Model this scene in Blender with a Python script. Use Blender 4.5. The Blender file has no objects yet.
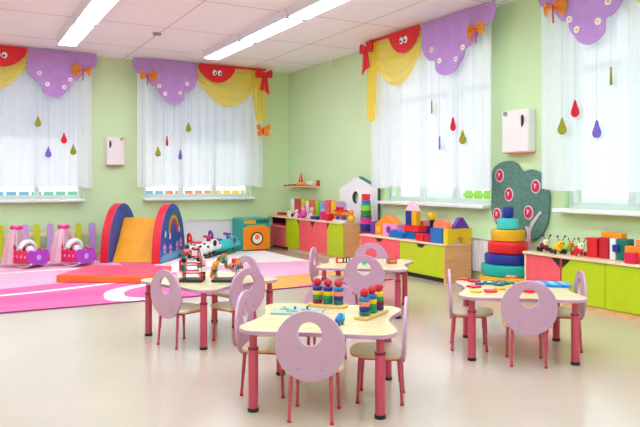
import bpy, bmesh, math, random
from mathutils import Vector, Matrix
random.seed(7)
PI = math.pi
SC = bpy.context.scene
COL = SC.collection
# ------------------------------------------------------------------ camera model (for measuring places in the room)
F, CX, YH, YAW, H = 666.0, 320.0, 182.0, math.radians(29.05), 1.2
SN, CS = math.sin(YAW), math.cos(YAW)
def cam2w(lat, d): return (SN*d + CS*lat, CS*d - SN*lat)
def V(px, py, z=0.0):
    d = (H - z)*F/(py - YH); return cam2w((px-CX)/F*d, d)
def D(px, d): return cam2w((px-CX)/F*d, d)
def WR(px, py, X):
    r = (px-CX)/F; d = X/(SN + CS*r); return (d*(CS - SN*r), H - (py-YH)*d/F)
def WB(px, py, Y):
    r = (px-CX)/F; d = Y/(CS - SN*r); return (d*(SN + CS*r), H - (py-YH)*d/F)
def YR(px, X): return WR(px, 182, X)[0]
def XB(px, Y): return WB(px, 182, Y)[0]

# ------------------------------------------------------------------ materials
def lin(c):
    if isinstance(c, str): c = tuple(int(c[i:i+2], 16) for i in (0, 2, 4))
    return tuple(((v/255)/12.92 if v/255 <= .04045 else ((v/255+.055)/1.055)**2.4) for v in c)
MATS = {}
def mat(name, rgb, rough=.45, var=.06, scale=12.0, bump=0.0, metal=0.0, spec=.5, coat=0.0):
    if name in MATS: return MATS[name]
    m = bpy.data.materials.new(name); m.use_nodes = True
    nt = m.node_tree; b = nt.nodes['Principled BSDF']; c = lin(rgb)
    tc = nt.nodes.new('ShaderNodeTexCoord'); n = nt.nodes.new('ShaderNodeTexNoise')
    n.inputs['Scale'].default_value = scale; n.inputs['Detail'].default_value = 3
    nt.links.new(tc.outputs['Object'], n.inputs['Vector'])
    r = nt.nodes.new('ShaderNodeValToRGB')
    r.color_ramp.elements[0].position = .3; r.color_ramp.elements[1].position = .7
    r.color_ramp.elements[0].color = tuple(v*(1-var) for v in c)+(1,)
    r.color_ramp.elements[1].color = tuple(min(1, v*(1+var)) for v in c)+(1,)
    nt.links.new(n.outputs['Fac'], r.inputs['Fac']); nt.links.new(r.outputs['Color'], b.inputs['Base Color'])
    b.inputs['Roughness'].default_value = rough; b.inputs['Metallic'].default_value = metal
    b.inputs['Specular IOR Level'].default_value = spec; b.inputs['Coat Weight'].default_value = coat
    if bump:
        bp = nt.nodes.new('ShaderNodeBump'); bp.inputs['Strength'].default_value = bump; bp.inputs['Distance'].default_value = .01
        nt.links.new(n.outputs['Fac'], bp.inputs['Height']); nt.links.new(bp.outputs['Normal'], b.inputs['Normal'])
    MATS[name] = m; return m
def wood(name, rgb, rgb2, rough=.4):
    if name in MATS: return MATS[name]
    m = mat(name, rgb, rough); nt = m.node_tree
    n = [x for x in nt.nodes if x.type == 'TEX_NOISE'][0]; tc = [x for x in nt.nodes if x.type == 'TEX_COORD'][0]
    mp = nt.nodes.new('ShaderNodeMapping'); mp.inputs['Scale'].default_value = (1.2, 14, 14)
    nt.links.new(tc.outputs['Object'], mp.inputs['Vector']); nt.links.new(mp.outputs['Vector'], n.inputs['Vector'])
    n.inputs['Scale'].default_value = 2.5
    r = [x for x in nt.nodes if x.type == 'VALTORGB'][0]
    r.color_ramp.elements[0].color = lin(rgb)+(1,); r.color_ramp.elements[1].color = lin(rgb2)+(1,)
    return m
def cloth(name, rgb, transp, trans=.5, stripe=0.0):
    """thin woven cloth that lets light through"""
    if name in MATS: return MATS[name]
    m = bpy.data.materials.new(name); m.use_nodes = True; nt = m.node_tree
    for x in list(nt.nodes): nt.nodes.remove(x)
    o = nt.nodes.new('ShaderNodeOutputMaterial'); c = lin(rgb)+(1,)
    d = nt.nodes.new('ShaderNodeBsdfDiffuse'); t = nt.nodes.new('ShaderNodeBsdfTranslucent'); tr = nt.nodes.new('ShaderNodeBsdfTransparent')
    d.inputs['Color'].default_value = c; t.inputs['Color'].default_value = c
    a = nt.nodes.new('ShaderNodeMixShader'); a.inputs[0].default_value = trans
    b = nt.nodes.new('ShaderNodeMixShader')
    tc = nt.nodes.new('ShaderNodeTexCoord'); w = nt.nodes.new('ShaderNodeTexNoise'); w.inputs['Scale'].default_value = 60
    nt.links.new(tc.outputs['Object'], w.inputs['Vector'])
    mr = nt.nodes.new('ShaderNodeMapRange'); mr.inputs['To Min'].default_value = max(0, 1-transp-.06); mr.inputs['To Max'].default_value = min(1, 1-transp+.06)
    nt.links.new(w.outputs['Fac'], mr.inputs['Value']); nt.links.new(mr.outputs['Result'], b.inputs[0])
    nt.links.new(d.outputs[0], a.inputs[1]); nt.links.new(t.outputs[0], a.inputs[2])
    nt.links.new(tr.outputs[0], b.inputs[1]); nt.links.new(a.outputs[0], b.inputs[2])
    nt.links.new(b.outputs[0], o.inputs['Surface']); MATS[name] = m; return m
def glass_mat():
    m = bpy.data.materials.new('window_glass'); m.use_nodes = True; nt = m.node_tree
    for x in list(nt.nodes): nt.nodes.remove(x)
    o = nt.nodes.new('ShaderNodeOutputMaterial'); tr = nt.nodes.new('ShaderNodeBsdfTransparent'); g = nt.nodes.new('ShaderNodeBsdfGlossy')
    g.inputs['Roughness'].default_value = .02; tr.inputs['Color'].default_value = (.95, .98, .98, 1)
    mx = nt.nodes.new('ShaderNodeMixShader'); mx.inputs[0].default_value = .06
    nt.links.new(tr.outputs[0], mx.inputs[1]); nt.links.new(g.outputs[0], mx.inputs[2]); nt.links.new(mx.outputs[0], o.inputs['Surface']); return m
def emit(name, rgb, s):
    m = bpy.data.materials.new(name); m.use_nodes = True; nt = m.node_tree; b = nt.nodes['Principled BSDF']
    b.inputs['Base Color'].default_value = (.8, .8, .8, 1); b.inputs['Emission Color'].default_value = lin(rgb)+(1,); b.inputs['Emission Strength'].default_value = s
    return m

WORLD_STRENGTH, LAMP_STRENGTH, EXPOSURE = 1.35, 15.5, 0.36

mauve = mat('mauve_laminate', (199, 151, 180), .4, .03)
pinktube = mat('pink_painted_tube', (196, 70, 96), .3, .04)
birch = wood('birch_veneer', (216, 198, 150), (228, 212, 170), .26)
beech = wood('beech_panel', (226, 166, 108), (238, 186, 130), .4)
pale_beech = wood('pale_beech_top', (240, 208, 168), (248, 224, 190), .35)
blackp = mat('black_plastic', (28, 26, 30), .5, .1)
white = mat('white_enamel', (240, 240, 242), .4, .02)
pvc = mat('white_window_frame', (238, 240, 245), .35, .01)
red = mat('glossy_red', (226, 26, 40), .35, .05); crimson = mat('crimson_red', (196, 16, 44), .4, .06)
coral = mat('coral_laminate', (247, 92, 104), .35, .04); lime = mat('lime_laminate', (190, 208, 12), .35, .03)
salmon = mat('salmon_paint', (246, 132, 96), .4, .05); orange = mat('orange_paint', (246, 142, 24), .4, .05)
yellow = mat('yellow_paint', (246, 200, 24), .4, .05); amber = mat('amber_paint', (232, 170, 16), .4, .05)
blue = mat('blue_paint', (18, 110, 190), .4, .06); navy = mat('navy_paint', (24, 40, 140), .4, .06)
teal = mat('teal_paint', (16, 168, 156), .4, .06); dteal = mat('dark_teal_paint', (10, 110, 104), .4, .06); purple = mat('purple_paint', (112, 50, 176), .4, .06)
magenta = mat('magenta_plastic', (226, 40, 140), .4, .06); pink = mat('pink_plastic', (248, 150, 196), .4, .05); ppink = mat('pale_pink', (250, 200, 218), .5, .04)
lilac = mat('lilac_paint', (204, 160, 222), .45, .04); green = mat('green_paint', (30, 140, 70), .4, .06); lgreen = mat('bright_green_plastic', (150, 214, 40), .4, .05)
cream = mat('cream_paint', (248, 236, 206), .45, .03); maroon = mat('maroon_paint', (130, 20, 50), .4, .06); grey = mat('grey_metal', (150, 152, 158), .35, .05, metal=.6)
turq = mat('turquoise_plastic', (64, 204, 200), .35, .05); brown = mat('brown_fur', (120, 80, 60), .8, .1); olive = mat('olive_felt', (150, 150, 36), .9, .1, 60, .3)
redfelt = mat('red_felt', (214, 18, 50), .9, .08, 60, .3); violetfelt = mat('violet_felt', (126, 96, 200), .9, .08, 60, .3)
cloudfelt = mat('purple_felt', (186, 140, 206), .9, .08, 9, .3); redcloth = mat('red_satin', (222, 22, 40), .6, .06, 20, .2)
orangegauze = cloth('orange_gauze', (255, 172, 44), .2, .4)
sheer = cloth('sheer_white_tulle', (244, 246, 251), .13, .42)
yellowgauze = cloth('yellow_gauze', (255, 230, 84), .24, .5)
pinkgauze = cloth('pink_gauze', (255, 214, 230), .18, .35)
pinkvinyl = mat('coral_pink_vinyl', (240, 66, 108), .4, .04); orangevinyl = mat('orange_vinyl', (243, 112, 36), .4, .04); yellowvinyl = mat('yellow_vinyl', (244, 164, 22), .38, .04)
redvinyl = mat('red_vinyl', (222, 24, 52), .4, .04); bluevinyl = mat('blue_vinyl', (46, 78, 168), .4, .2, 6)
# ------------------------------------------------------------------ mesh builder
def frame_of(a, b):
    z = (b-a).normalized(); x = z.orthogonal().normalized(); return x, z.cross(x)
class MB:
    def __init__(s): s.v = []; s.f = []; s.m = []
    def add(s, vs, fs, mi=0, M=None):
        o = len(s.v)
        s.v += [tuple(M @ Vector(p)) if M else tuple(p) for p in vs]
        for f in fs: s.f.append(tuple(i+o for i in f)); s.m.append(mi)
        return s
    def box(s, x0, x1, y0, y1, z0, z1, mi=0, M=None):
        vs = [(x, y, z) for x in (x0, x1) for y in (y0, y1) for z in (z0, z1)]
        return s.add(vs, [(0,1,3,2),(4,6,7,5),(0,4,5,1),(2,3,7,6),(0,2,6,4),(1,5,7,3)], mi, M)
    def rod(s, a, b, r0, r1=None, n=12, mi=0):
        a, b = Vector(a), Vector(b); r1 = r0 if r1 is None else r1; x, y = frame_of(a, b)
        vs = [a+(x*math.cos(2*PI*i/n)+y*math.sin(2*PI*i/n))*r0 for i in range(n)] + [b+(x*math.cos(2*PI*i/n)+y*math.sin(2*PI*i/n))*r1 for i in range(n)]
        fs = [(i, (i+1) % n, n+(i+1) % n, n+i) for i in range(n)] + [tuple(range(n))[::-1], tuple(range(n, 2*n))]
        return s.add(vs, fs, mi)
    def tube(s, pts, r, n=8, mi=0, closed=False):
        pts = [Vector(p) for p in pts]; N = len(pts); vs = []; ref = None
        for i, p in enumerate(pts):
            if closed: t = pts[(i+1) % N]-pts[i-1]
            else: t = pts[min(i+1, N-1)]-pts[max(i-1, 0)]
            t.normalize()
            if ref is None: ref = t.orthogonal().normalized()
            ref = (ref - t*ref.dot(t)).normalized(); y = t.cross(ref)
            rr = r[i] if isinstance(r, (list, tuple)) else r
            vs += [p+(ref*math.cos(2*PI*k/n)+y*math.sin(2*PI*k/n))*rr for k in range(n)]
        fs = []
        for i in range(N if closed else N-1):
            j = (i+1) % N
            fs += [(i*n+k, i*n+(k+1) % n, j*n+(k+1) % n, j*n+k) for k in range(n)]
        if not closed: fs += [tuple(range(n))[::-1], tuple(range((N-1)*n, N*n))]
        return s.add(vs, fs, mi)
    def lathe(s, prof, n=32, c=(0,0,0), mi=0, a0=0, a1=2*PI):
        full = abs(a1-a0-2*PI) < 1e-6; k = n if full else n+1; vs = []; fs = []
        for (r, z) in prof:
            vs += [(c[0]+r*math.cos(a0+(a1-a0)*i/n), c[1]+r*math.sin(a0+(a1-a0)*i/n), c[2]+z) for i in range(k)]
        for j in range(len(prof)-1):
            for i in range(n):
                i2 = (i+1) % k; fs.append((j*k+i, j*k+i2, (j+1)*k+i2, (j+1)*k+i))
        if full:
            if prof[0][0] > 1e-5: fs.append(tuple(range(k))[::-1])
            if prof[-1][0] > 1e-5: fs.append(tuple(range((len(prof)-1)*k, len(prof)*k)))
        return s.add(vs, fs, mi)
    def prism(s, out, w0, w1, to=lambda u, v, w: (u, v, w), mi=0, ms=None):
        n = len(out); ms = mi if ms is None else ms
        o = len(s.v)
        s.v += [to(u, v, w0) for u, v in out] + [to(u, v, w1) for u, v in out]
        s.f += [tuple(o+i for i in range(n))[::-1], tuple(o+n+i for i in range(n))]; s.m += [mi, mi]
        for i in range(n): s.f.append((o+i, o+(i+1) % n, o+n+(i+1) % n, o+n+i)); s.m.append(ms)
        return s
    def ell(s, c, rx, ry=None, rz=None, nu=20, nv=12, mi=0, M=None):
        ry = ry or rx; rz = rz or rx
        vs = [(c[0], c[1], c[2]-rz)]
        for j in range(1, nv):
            t = -PI/2+PI*j/nv
            vs += [(c[0]+rx*math.cos(t)*math.cos(2*PI*i/nu), c[1]+ry*math.cos(t)*math.sin(2*PI*i/nu), c[2]+rz*math.sin(t)) for i in range(nu)]
        vs.append((c[0], c[1], c[2]+rz)); L = len(vs)-1; fs = []
        for i in range(nu):
            fs.append((0, 1+(i+1) % nu, 1+i)); fs.append((L, 1+(nv-2)*nu+i, 1+(nv-2)*nu+(i+1) % nu))
        for j in range(nv-2):
            for i in range(nu): fs.append((1+j*nu+i, 1+j*nu+(i+1) % nu, 1+(j+1)*nu+(i+1) % nu, 1+(j+1)*nu+i))
        return s.add(vs, fs, mi, M)
    def torus(s, c, R, r, axis='z', n=24, k=10, mi=0):
        pts = []
        for i in range(n):
            a = 2*PI*i/n; p = {'z': (R*math.cos(a), R*math.sin(a), 0), 'x': (0, R*math.cos(a), R*math.sin(a)), 'y': (R*math.cos(a), 0, R*math.sin(a))}[axis]
            pts.append((c[0]+p[0], c[1]+p[1], c[2]+p[2]))
        return s.tube(pts, r, k, mi, True)
    def grid(s, fn, nu, nv, mi=0):
        vs = [fn(i/nu, j/nv) for j in range(nv+1) for i in range(nu+1)]
        fs = [(j*(nu+1)+i, j*(nu+1)+i+1, (j+1)*(nu+1)+i+1, (j+1)*(nu+1)+i) for j in range(nv) for i in range(nu)]
        return s.add(vs, fs, mi)
    def build(s, name, mats, parent=None, bevel=0, flip=True, angle=38, loc=None, rz=0):
        me = bpy.data.meshes.new(name)
        vs = s.v
        me.from_pydata([tuple(p) for p in vs], [], s.f)
        if not isinstance(mats, (list, tuple)): mats = [mats]
        for m in mats: me.materials.append(m)
        for p, i in zip(me.polygons, s.m): p.material_index = i
        if flip:
            bm = bmesh.new(); bm.from_mesh(me); bmesh.ops.recalc_face_normals(bm, faces=bm.faces[:]); bm.to_mesh(me); bm.free()
        for p in me.polygons: p.use_smooth = True
        me.set_sharp_from_angle(angle=math.radians(angle))
        o = bpy.data.objects.new(name, me); COL.objects.link(o)
        if parent: o.parent = parent
        if loc: o.location = loc
        o.rotation_euler.z = rz
        if bevel:
            b = o.modifiers.new('bevel', 'BEVEL'); b.width = bevel; b.segments = 2; b.limit_method = 'ANGLE'; b.angle_limit = math.radians(40)
        return o
def tag(o, label, cat, group=None):
    o['label'] = label; o['category'] = cat
    if group: o['group'] = group
    return o
def thing(name, label, cat, loc, rz=0, group=None):
    o = bpy.data.objects.new(name, None); COL.objects.link(o); o.empty_display_size = .1
    o.location = loc; o.rotation_euler.z = rz; return tag(o, label, cat, group)
def struct(mb, name, mats, parent=None, **k):
    o = mb.build(name, mats, parent, **k)
    if not parent: o['kind'] = 'structure'
    return o
def copy_thing(o, loc, rz, label, scale=None):
    c = o.copy(); COL.objects.link(c); c.location = loc; c.rotation_euler.z = rz; c['label'] = label
    if scale: c.scale = scale
    for ch in list(o.children):
        d = ch.copy(); COL.objects.link(d); d.parent = c
        for g in list(ch.children):
            e = g.copy(); COL.objects.link(e); e.parent = d
    return c
def smooth_closed(pts, n=6):
    """Catmull-Rom through a closed outline"""
    out = []; N = len(pts)
    for i in range(N):
        p0, p1, p2, p3 = pts[i-1], pts[i], pts[(i+1) % N], pts[(i+2) % N]
        for k in range(n):
            t = k/n
            out.append(tuple(.5*((2*p1[a])+(-p0[a]+p2[a])*t+(2*p0[a]-5*p1[a]+4*p2[a]-p3[a])*t*t+(-p0[a]+3*p1[a]-3*p2[a]+p3[a])*t**3) for a in (0, 1)))
    return out
def smooth_open(pts, n=6):
    out = []; N = len(pts)
    for i in range(N-1):
        p0, p1, p2, p3 = pts[max(i-1, 0)], pts[i], pts[i+1], pts[min(i+2, N-1)]
        for k in range(n):
            t = k/n
            out.append(tuple(.5*((2*p1[a])+(-p0[a]+p2[a])*t+(2*p0[a]-5*p1[a]+4*p2[a]-p3[a])*t*t+(-p0[a]+3*p1[a]-3*p2[a]+p3[a])*t**3) for a in range(len(p1))))
    out.append(tuple(pts[-1])); return out
def circ(cx, cy, r, n=28, ry=None): return [(cx+r*math.cos(2*PI*i/n), cy+(ry or r)*math.sin(2*PI*i/n)) for i in range(n)]

# ------------------------------------------------------------------ room shell
XW, YB, ZC = 5.6, 11.3, 3.25
XL, YF = -2.6, -2.4
WIN_B = [(-.10, 1.88), (2.87, 4.83)]
WIN_R = [(5.93, 8.12), (2.70, 4.86), (-.6, 1.6)]
ZS, ZT = .93, 2.98
wallm = mat('green_wall_paint', (208, 231, 182), .7, .025, 1.2)
def wall_pieces(mb, a0, a1, wins, put):
    a = a0
    for (w0, w1) in sorted(wins):
        put(a, w0, 0, ZC); put(w0, w1, 0, ZS); put(w0, w1, ZT, ZC); a = w1
    put(a, a1, 0, ZC)
mb = MB(); wall_pieces(mb, XL-.3, XW+.3, WIN_B, lambda a, b, c, d: mb.box(a, b, YB, YB+.3, c, d)); struct(mb, 'wall_back', wallm)
mb = MB(); wall_pieces(mb, YF-.3, YB, WIN_R, lambda a, b, c, d: mb.box(XW, XW+.3, a, b, c, d)); struct(mb, 'wall_right', wallm)
struct(MB().box(XL-.3, XL, YF-.3, YB, 0, ZC), 'wall_left', wallm)
struct(MB().box(XL, XW, YF-.3, YF, 0, ZC), 'wall_front', wallm)
# floor : warm beige linoleum, satin
fm = mat('beige_linoleum', (198, 181, 165), .19, .035, 1.5, 0, 0, 1.0)
fb = fm.node_tree.nodes['Principled BSDF']; nt = fm.node_tree
sp = nt.nodes.new('ShaderNodeTexNoise'); sp.inputs['Scale'].default_value = 90; sp.inputs['Detail'].default_value = 2
bp = nt.nodes.new('ShaderNodeBump'); bp.inputs['Strength'].default_value = .05; bp.inputs['Distance'].default_value = .004
nt.links.new(sp.outputs['Fac'], bp.inputs['Height']); nt.links.new(bp.outputs['Normal'], fb.inputs['Normal'])
struct(MB().box(XL-.3, XW+.3, YF-.3, YB+.3, -.12, 0), 'floor', fm)
# ceiling : white boards with thin seams
cm = mat('white_ceiling_board', (246, 243, 245), .75, .015, 2); nt = cm.node_tree; b = nt.nodes['Principled BSDF']
tc = nt.nodes.new('ShaderNodeTexCoord'); sx = nt.nodes.new('ShaderNodeSeparateXYZ'); nt.links.new(tc.outputs['Object'], sx.inputs[0])
def math_n(nt, op, a, b2=None):
    n = nt.nodes.new('ShaderNodeMath'); n.operation = op
    for i, v in enumerate((a, b2)):
        if v is None: continue
        if isinstance(v, (int, float)): n.inputs[i].default_value = v
        else: nt.links.new(v, n.inputs[i])
    return n.outputs[0]
def seam(sock, off, period, w):
    t = math_n(nt, 'ADD', sock, -off+period*20); t = math_n(nt, 'MODULO', t, period)
    t = math_n(nt, 'SUBTRACT', t, period/2); t = math_n(nt, 'ABSOLUTE', t); return math_n(nt, 'GREATER_THAN', t, period/2-w)
s1 = seam(sx.outputs[0], 2.52, 2.16, .010); s2 = seam(sx.outputs[1], 8.73, 1.5, .012)
mx = math_n(nt, 'MAXIMUM', s1, s2)
ramp = [n for n in nt.nodes if n.type == 'VALTORGB'][0]
mix = nt.nodes.new('ShaderNodeMix'); mix.data_type = 'RGBA'; nt.links.new(mx, mix.inputs[0]); nt.links.new(ramp.outputs['Color'], mix.inputs[6])
mix.inputs[7].default_value = lin((205, 190, 190))+(1,); nt.links.new(mix.outputs[2], b.inputs['Base Color'])
struct(MB().box(XL-.3, XW+.3, YF-.3, YB+.3, ZC, ZC+.15), 'ceiling', cm)
bb = wood('light_wood_skirting', (226, 200, 160), (238, 214, 178), .4)
struct(MB().box(XL, XW-.015, YB-.015, YB-.001, 0.0, .06), 'baseboard_back', bb)
struct(MB().box(XW-.015, XW-.001, YF, YB-.016, 0.0, .06), 'baseboard_right', bb)
glass = glass_mat()
def window(n, a0, a1, put):
    """put(a0,a1,depth0,depth1,z0,z1) -> adds a box to the current builder; depth measured outward from the wall's face"""
    fr = MB(); put(fr, a0, a1, .1, .17, ZS, ZS+.06); put(fr, a0, a1, .1, .17, ZT-.06, ZT); put(fr, a0, a0+.06, .1, .17, ZS+.06, ZT-.06); put(fr, a1-.06, a1, .1, .17, ZS+.06, ZT-.06)
    w = struct(fr, 'window_%d' % n, pvc)
    mu = MB(); zt = 2.36; W = a1-a0-.12
    for k in (1, 2): c = a0+.06+W*k/3; put(mu, c-.04, c+.04, .1, .17, ZS+.06, ZT-.06)
    for k in range(3):
        c0 = a0+.06+W*k/3+(.04 if k else 0); c1 = a0+.06+W*(k+1)/3-(.04 if k < 2 else 0); put(mu, c0, c1, .1, .17, zt-.04, zt+.04)
    mu.build('mullion', pvc, w)
    gl = MB(); put(gl, a0+.05, a1-.05, .13, .14, ZS+.05, ZT-.05); gl.build('glass', glass, w)
    if n < 3:
        bl = MB(); put(bl, a0+.07, a1-.07, .06, .066, 1.93, ZT-.03); put(bl, a0+.07, a1-.07, .055, .071, 1.905, 1.93); bl.build('pane_dimming_sheet', cloth('pale_dimming_cloth', (226, 233, 242), .05, .7), w)  # added cloth sheet, put in to make the upper panes greyer
    sl = MB(); put(sl, a0-.02, a1+.02, -.14, .1, ZS-.045, ZS-.002); sl.build('window_sill', white, w, bevel=.008)
for i, (a, c) in enumerate(WIN_B): window(i+1, a, c, lambda m, a0, a1, d0, d1, z0, z1: m.box(a0, a1, YB+d0, YB+d1, z0, z1))
for i, (a, c) in enumerate(WIN_R): window(i+3, a, c, lambda m, a0, a1, d0, d1, z0, z1: m.box(XW+d0, XW+d1, a0, a1, z0, z1))
# ------------------------------------------------------------------ outside
gm = mat('pale_courtyard_paving', (214, 220, 212), .9, .12, .3)
struct(MB().box(-40, 60, -40, 70, -.6, -.5), 'ground', gm)
def fence(x, y, rz, L, cols, label):
    t = thing('picket_fence', label, 'fence', (x, y, -.498), rz)
    for k, (c) in enumerate(cols):
        m = MB(); w = L/len(cols)
        for j in range(5): xx = -L/2+k*w+(j+.5)*w/5; m.box(xx-w/13, xx+w/13, -.02, .02, 0, 1.42)
        m.box(-L/2+k*w, -L/2+(k+1)*w, .02, .05, .3, .4); m.box(-L/2+k*w, -L/2+(k+1)*w, .02, .05, 1.2, 1.32)
        m.build('picket_panel', c, t)
pb = mat('pale_blue_fence_paint', (120, 170, 210), .7); pg = mat('pale_green_fence_paint', (120, 190, 170), .7)
fence(1.2, 21, 0, 5.0, [pg, pb, pg], 'green and blue picket fence outside the window above the doll cots')
fence(7.6, 21, 0, 6.5, [pb, salmon, yellow, pg], 'many-coloured picket fence outside the window above the white radiator')
fence(15.5, 16.5, PI/2, 7.0, [white, lgreen, white], 'pale picket fence outside the window above the building blocks')
fence(15.5, 7.5, PI/2, 6.0, [teal, salmon, pb, teal], 'teal picket fence outside the window above the green cabinet')

# ------------------------------------------------------------------ ceiling lights
diff = emit('lit_diffuser', (224, 238, 255), LAMP_STRENGTH)
housing = mat('white_lamp_housing', (226, 222, 232), .4, .02)
ROWS = [1.46, 3.62, -.70]
names = {}
proto_l = None
rowname = {1.46: 'left row', 3.62: 'right row', -.70: 'row by the left wall'}
ordw = ['end one by the back wall', 'second from the back wall', 'third from the back wall', 'fourth from the back wall', 'fifth from the back wall', 'sixth from the back wall', 'seventh from the back wall', 'eighth from the back wall']
for X in ROWS:
    for k in range(8):
        y1 = 10.06-1.49*k
        lab = 'white strip light, %s in the %s' % (ordw[k], rowname[X])
        if proto_l is None:
            t = thing('ceiling_light', lab, 'ceiling light', (X, y1-.745, ZC), 0, 'strip lights on the ceiling')
            m = MB(); m.prism([(-.16, -.001), (-.125, -.095), (.125, -.095), (.16, -.001)], -.73, .73, lambda u, v, q: (u, q, v)); m.build('housing', housing, t)
            m = MB(); m.box(-.112, .112, -.70, .70, -.104, -.0955); m.build('diffuser', diff, t)
            for yy in (-.722, .722): MB().box(-.128, .128, yy-.01, yy+.01, -.115, -.0955).build('end_bracket', grey, t)
            proto_l = t
        else: copy_thing(proto_l, (X, y1-.745, ZC), 0, lab)
x, y = V(157, 33, ZC); t = thing('smoke_detector', 'small round smoke detector on the white ceiling', 'smoke detector', (x, y, ZC))
MB().lathe([(.06, -.001), (.06, -.02), (.045, -.035), (0, -.038)], 24).build('detector_body', grey, t); MB().lathe([(.02, -.038), (.015, -.045), (0, -.046)], 12).build('sensor_cap', white, t)
y, z = WR(331.7, 62.5, XW); tag(MB().box(-.035, 0, -.02, .02, -.06, .05).build('motion_sensor', white, None, .006, loc=(XW, y, z)), 'tiny white sensor high on the green side wall', 'sensor')

# ------------------------------------------------------------------ curtains & valances
def hang(axis, plane, a0, sgn):
    """local (u along the wall, v down from the ceiling, w toward the room) -> world"""
    if axis == 'B': return lambda u, v, w: (a0+sgn*u, plane-w, ZC-.02-v)
    return lambda u, v, w: (plane-w, a0+sgn*u, ZC-.02-v)
CLOUD = [(0,-.0),(-.012,.12),(.015,.215),(.085,.255),(.17,.25),(.20,.33),(.28,.43),(.36,.465),(.385,.55),(.44,.62),(.50,.69),(.60,.725),(.70,.70),(.775,.63),(.785,.52),(.87,.49),(.955,.39),(.995,.24),(.975,.10),(.985,0)]
def valance(axis, plane, a0, sgn, W, W2, name_where, drape_len=.95):
    to = hang(axis, plane, a0, sgn); L = W+W2
    origin = to(L/2, 0, 0)
    t = thing('window_valance', 'purple cloud, red and yellow fabric valance over %s' % name_where, 'valance', origin)
    T = lambda u, v, w: tuple(Vector(to(u, v, w))-Vector(origin))
    top = [(u*W, v) for u, v in CLOUD]; body = smooth_open(top[1:], 6)
    cl = MB().prism([(0, 0)]+body, .02, .035, T).build('cloud_panel', cloudfelt, t, bevel=.004)
    for (u, v) in ((.385, .44), (.475, .56), (.71, .53), (.82, .37)):
        bt = MB().prism(circ(u*W, v, .033), .036, .046, T).build('button', white, cl); MB().prism(circ(u*W, v, .014), .0465, .05, T).build('button_hole', amber, cl)
    # orange gauze bow on the cloud
    m = MB(); bx, by = .20*W, .30
    for a in (-1, 1):
        for q in (-.35, .35):
            def lobe(s_, r_, a=a, q=q):
                ang = q+(s_-.5)*.8; rr = .17*r_*(1.0 if a > 0 else .75); return T(bx+a*rr*math.cos(ang), by+rr*math.sin(ang)-.02, .05+.05*math.sin(PI*r_)*(.6+.4*math.cos(9*s_)))
            m.grid(lobe, 10, 8)
    m.build('gauze_bow', orangegauze, t, flip=False)
    MB().rod(T(bx, by-.05, .06), T(bx+.005, by+.14, .055), .008).build('bow_stem', crimson, t)
    # red cap with eyes
    c0, c1 = W*.985, W*.985+W2*.52; cc = (c0+c1)/2; hw = (c1-c0)/2
    out = [(c0+.02, .0)]+[(cc-hw*math.cos(PI*i/24), .03+.285*math.sin(PI*i/24)**1.35) for i in range(1, 24)]+[(c1, .0)]
    cap = MB().prism(out, .050, .064, T).build('red_cap', redcloth, t)
    for du in (-.055, .055):
        e = MB().prism(circ(cc+du*.85, .145, .038, 24, .046), .065, .072, T).build('eye', white, cap); MB().prism(circ(cc+du*.85+.01, .155, .018), .0725, .077, T).build('pupil', blackp, cap)
    MB().prism([(c1-.1, .0), (L-.06, .0), (L-.06, .035), (c1-.1, .045)], .045, .06, T).build('red_heading', redcloth, t)
    # yellow swag
    s0, s1 = W*.93, L-.16
    def swag(s_, r_):
        u = s0+(s1-s0)*s_; sag = (math.sin(PI*min(max(s_*.98+.01, 0), 1)))**.75
        v = .02+(.10+.60*sag)*r_; return T(u, v, .020+.020*r_*sag+.022*math.sin(r_*34+math.sin(s_*3)*2)*sag)
    MB().grid(swag, 36, 60).build('yellow_swag', yellowgauze, t, flip=False)
    # yellow tail at the outer side
    def tail(s_, r_):
        w = .38 - .12*r_ ; u = L-.30+.06*r_+w*(s_-.5)*.8+.10; return T(u-.02, .02+drape_len*r_*(1-.12*abs(s_-.5)), .022+.022*math.sin(s_*22+r_))
    MB().grid(tail, 40, 16).build('yellow_tail', yellowgauze, t, flip=False)
    # red bow with tails
    b0 = L-.10
    bow = MB()
    bow.prism(smooth_closed([(b0-.02, .07), (b0-.16, .0), (b0-.17, .16), (b0-.03, .15)], 5), .065, .09, T); bow.prism(smooth_closed([(b0+.02, .07), (b0+.13, .02), (b0+.14, .15), (b0+.03, .15)], 5), .065, .09, T)
    bow.prism(circ(b0, .11, .045), .07, .10, T)
    bow.prism([(b0-.03, .12), (b0+.01, .12), (b0-.02, .40), (b0-.10, .38)], .066, .08, T); bow.prism([(b0, .12), (b0+.05, .12), (b0+.09, .47), (b0+.0, .40)], .068, .084, T)
    bow.build('red_bow', redcloth, t)
    return T, t, L
PV_B, PV_R = 10.99, 5.33
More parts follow.
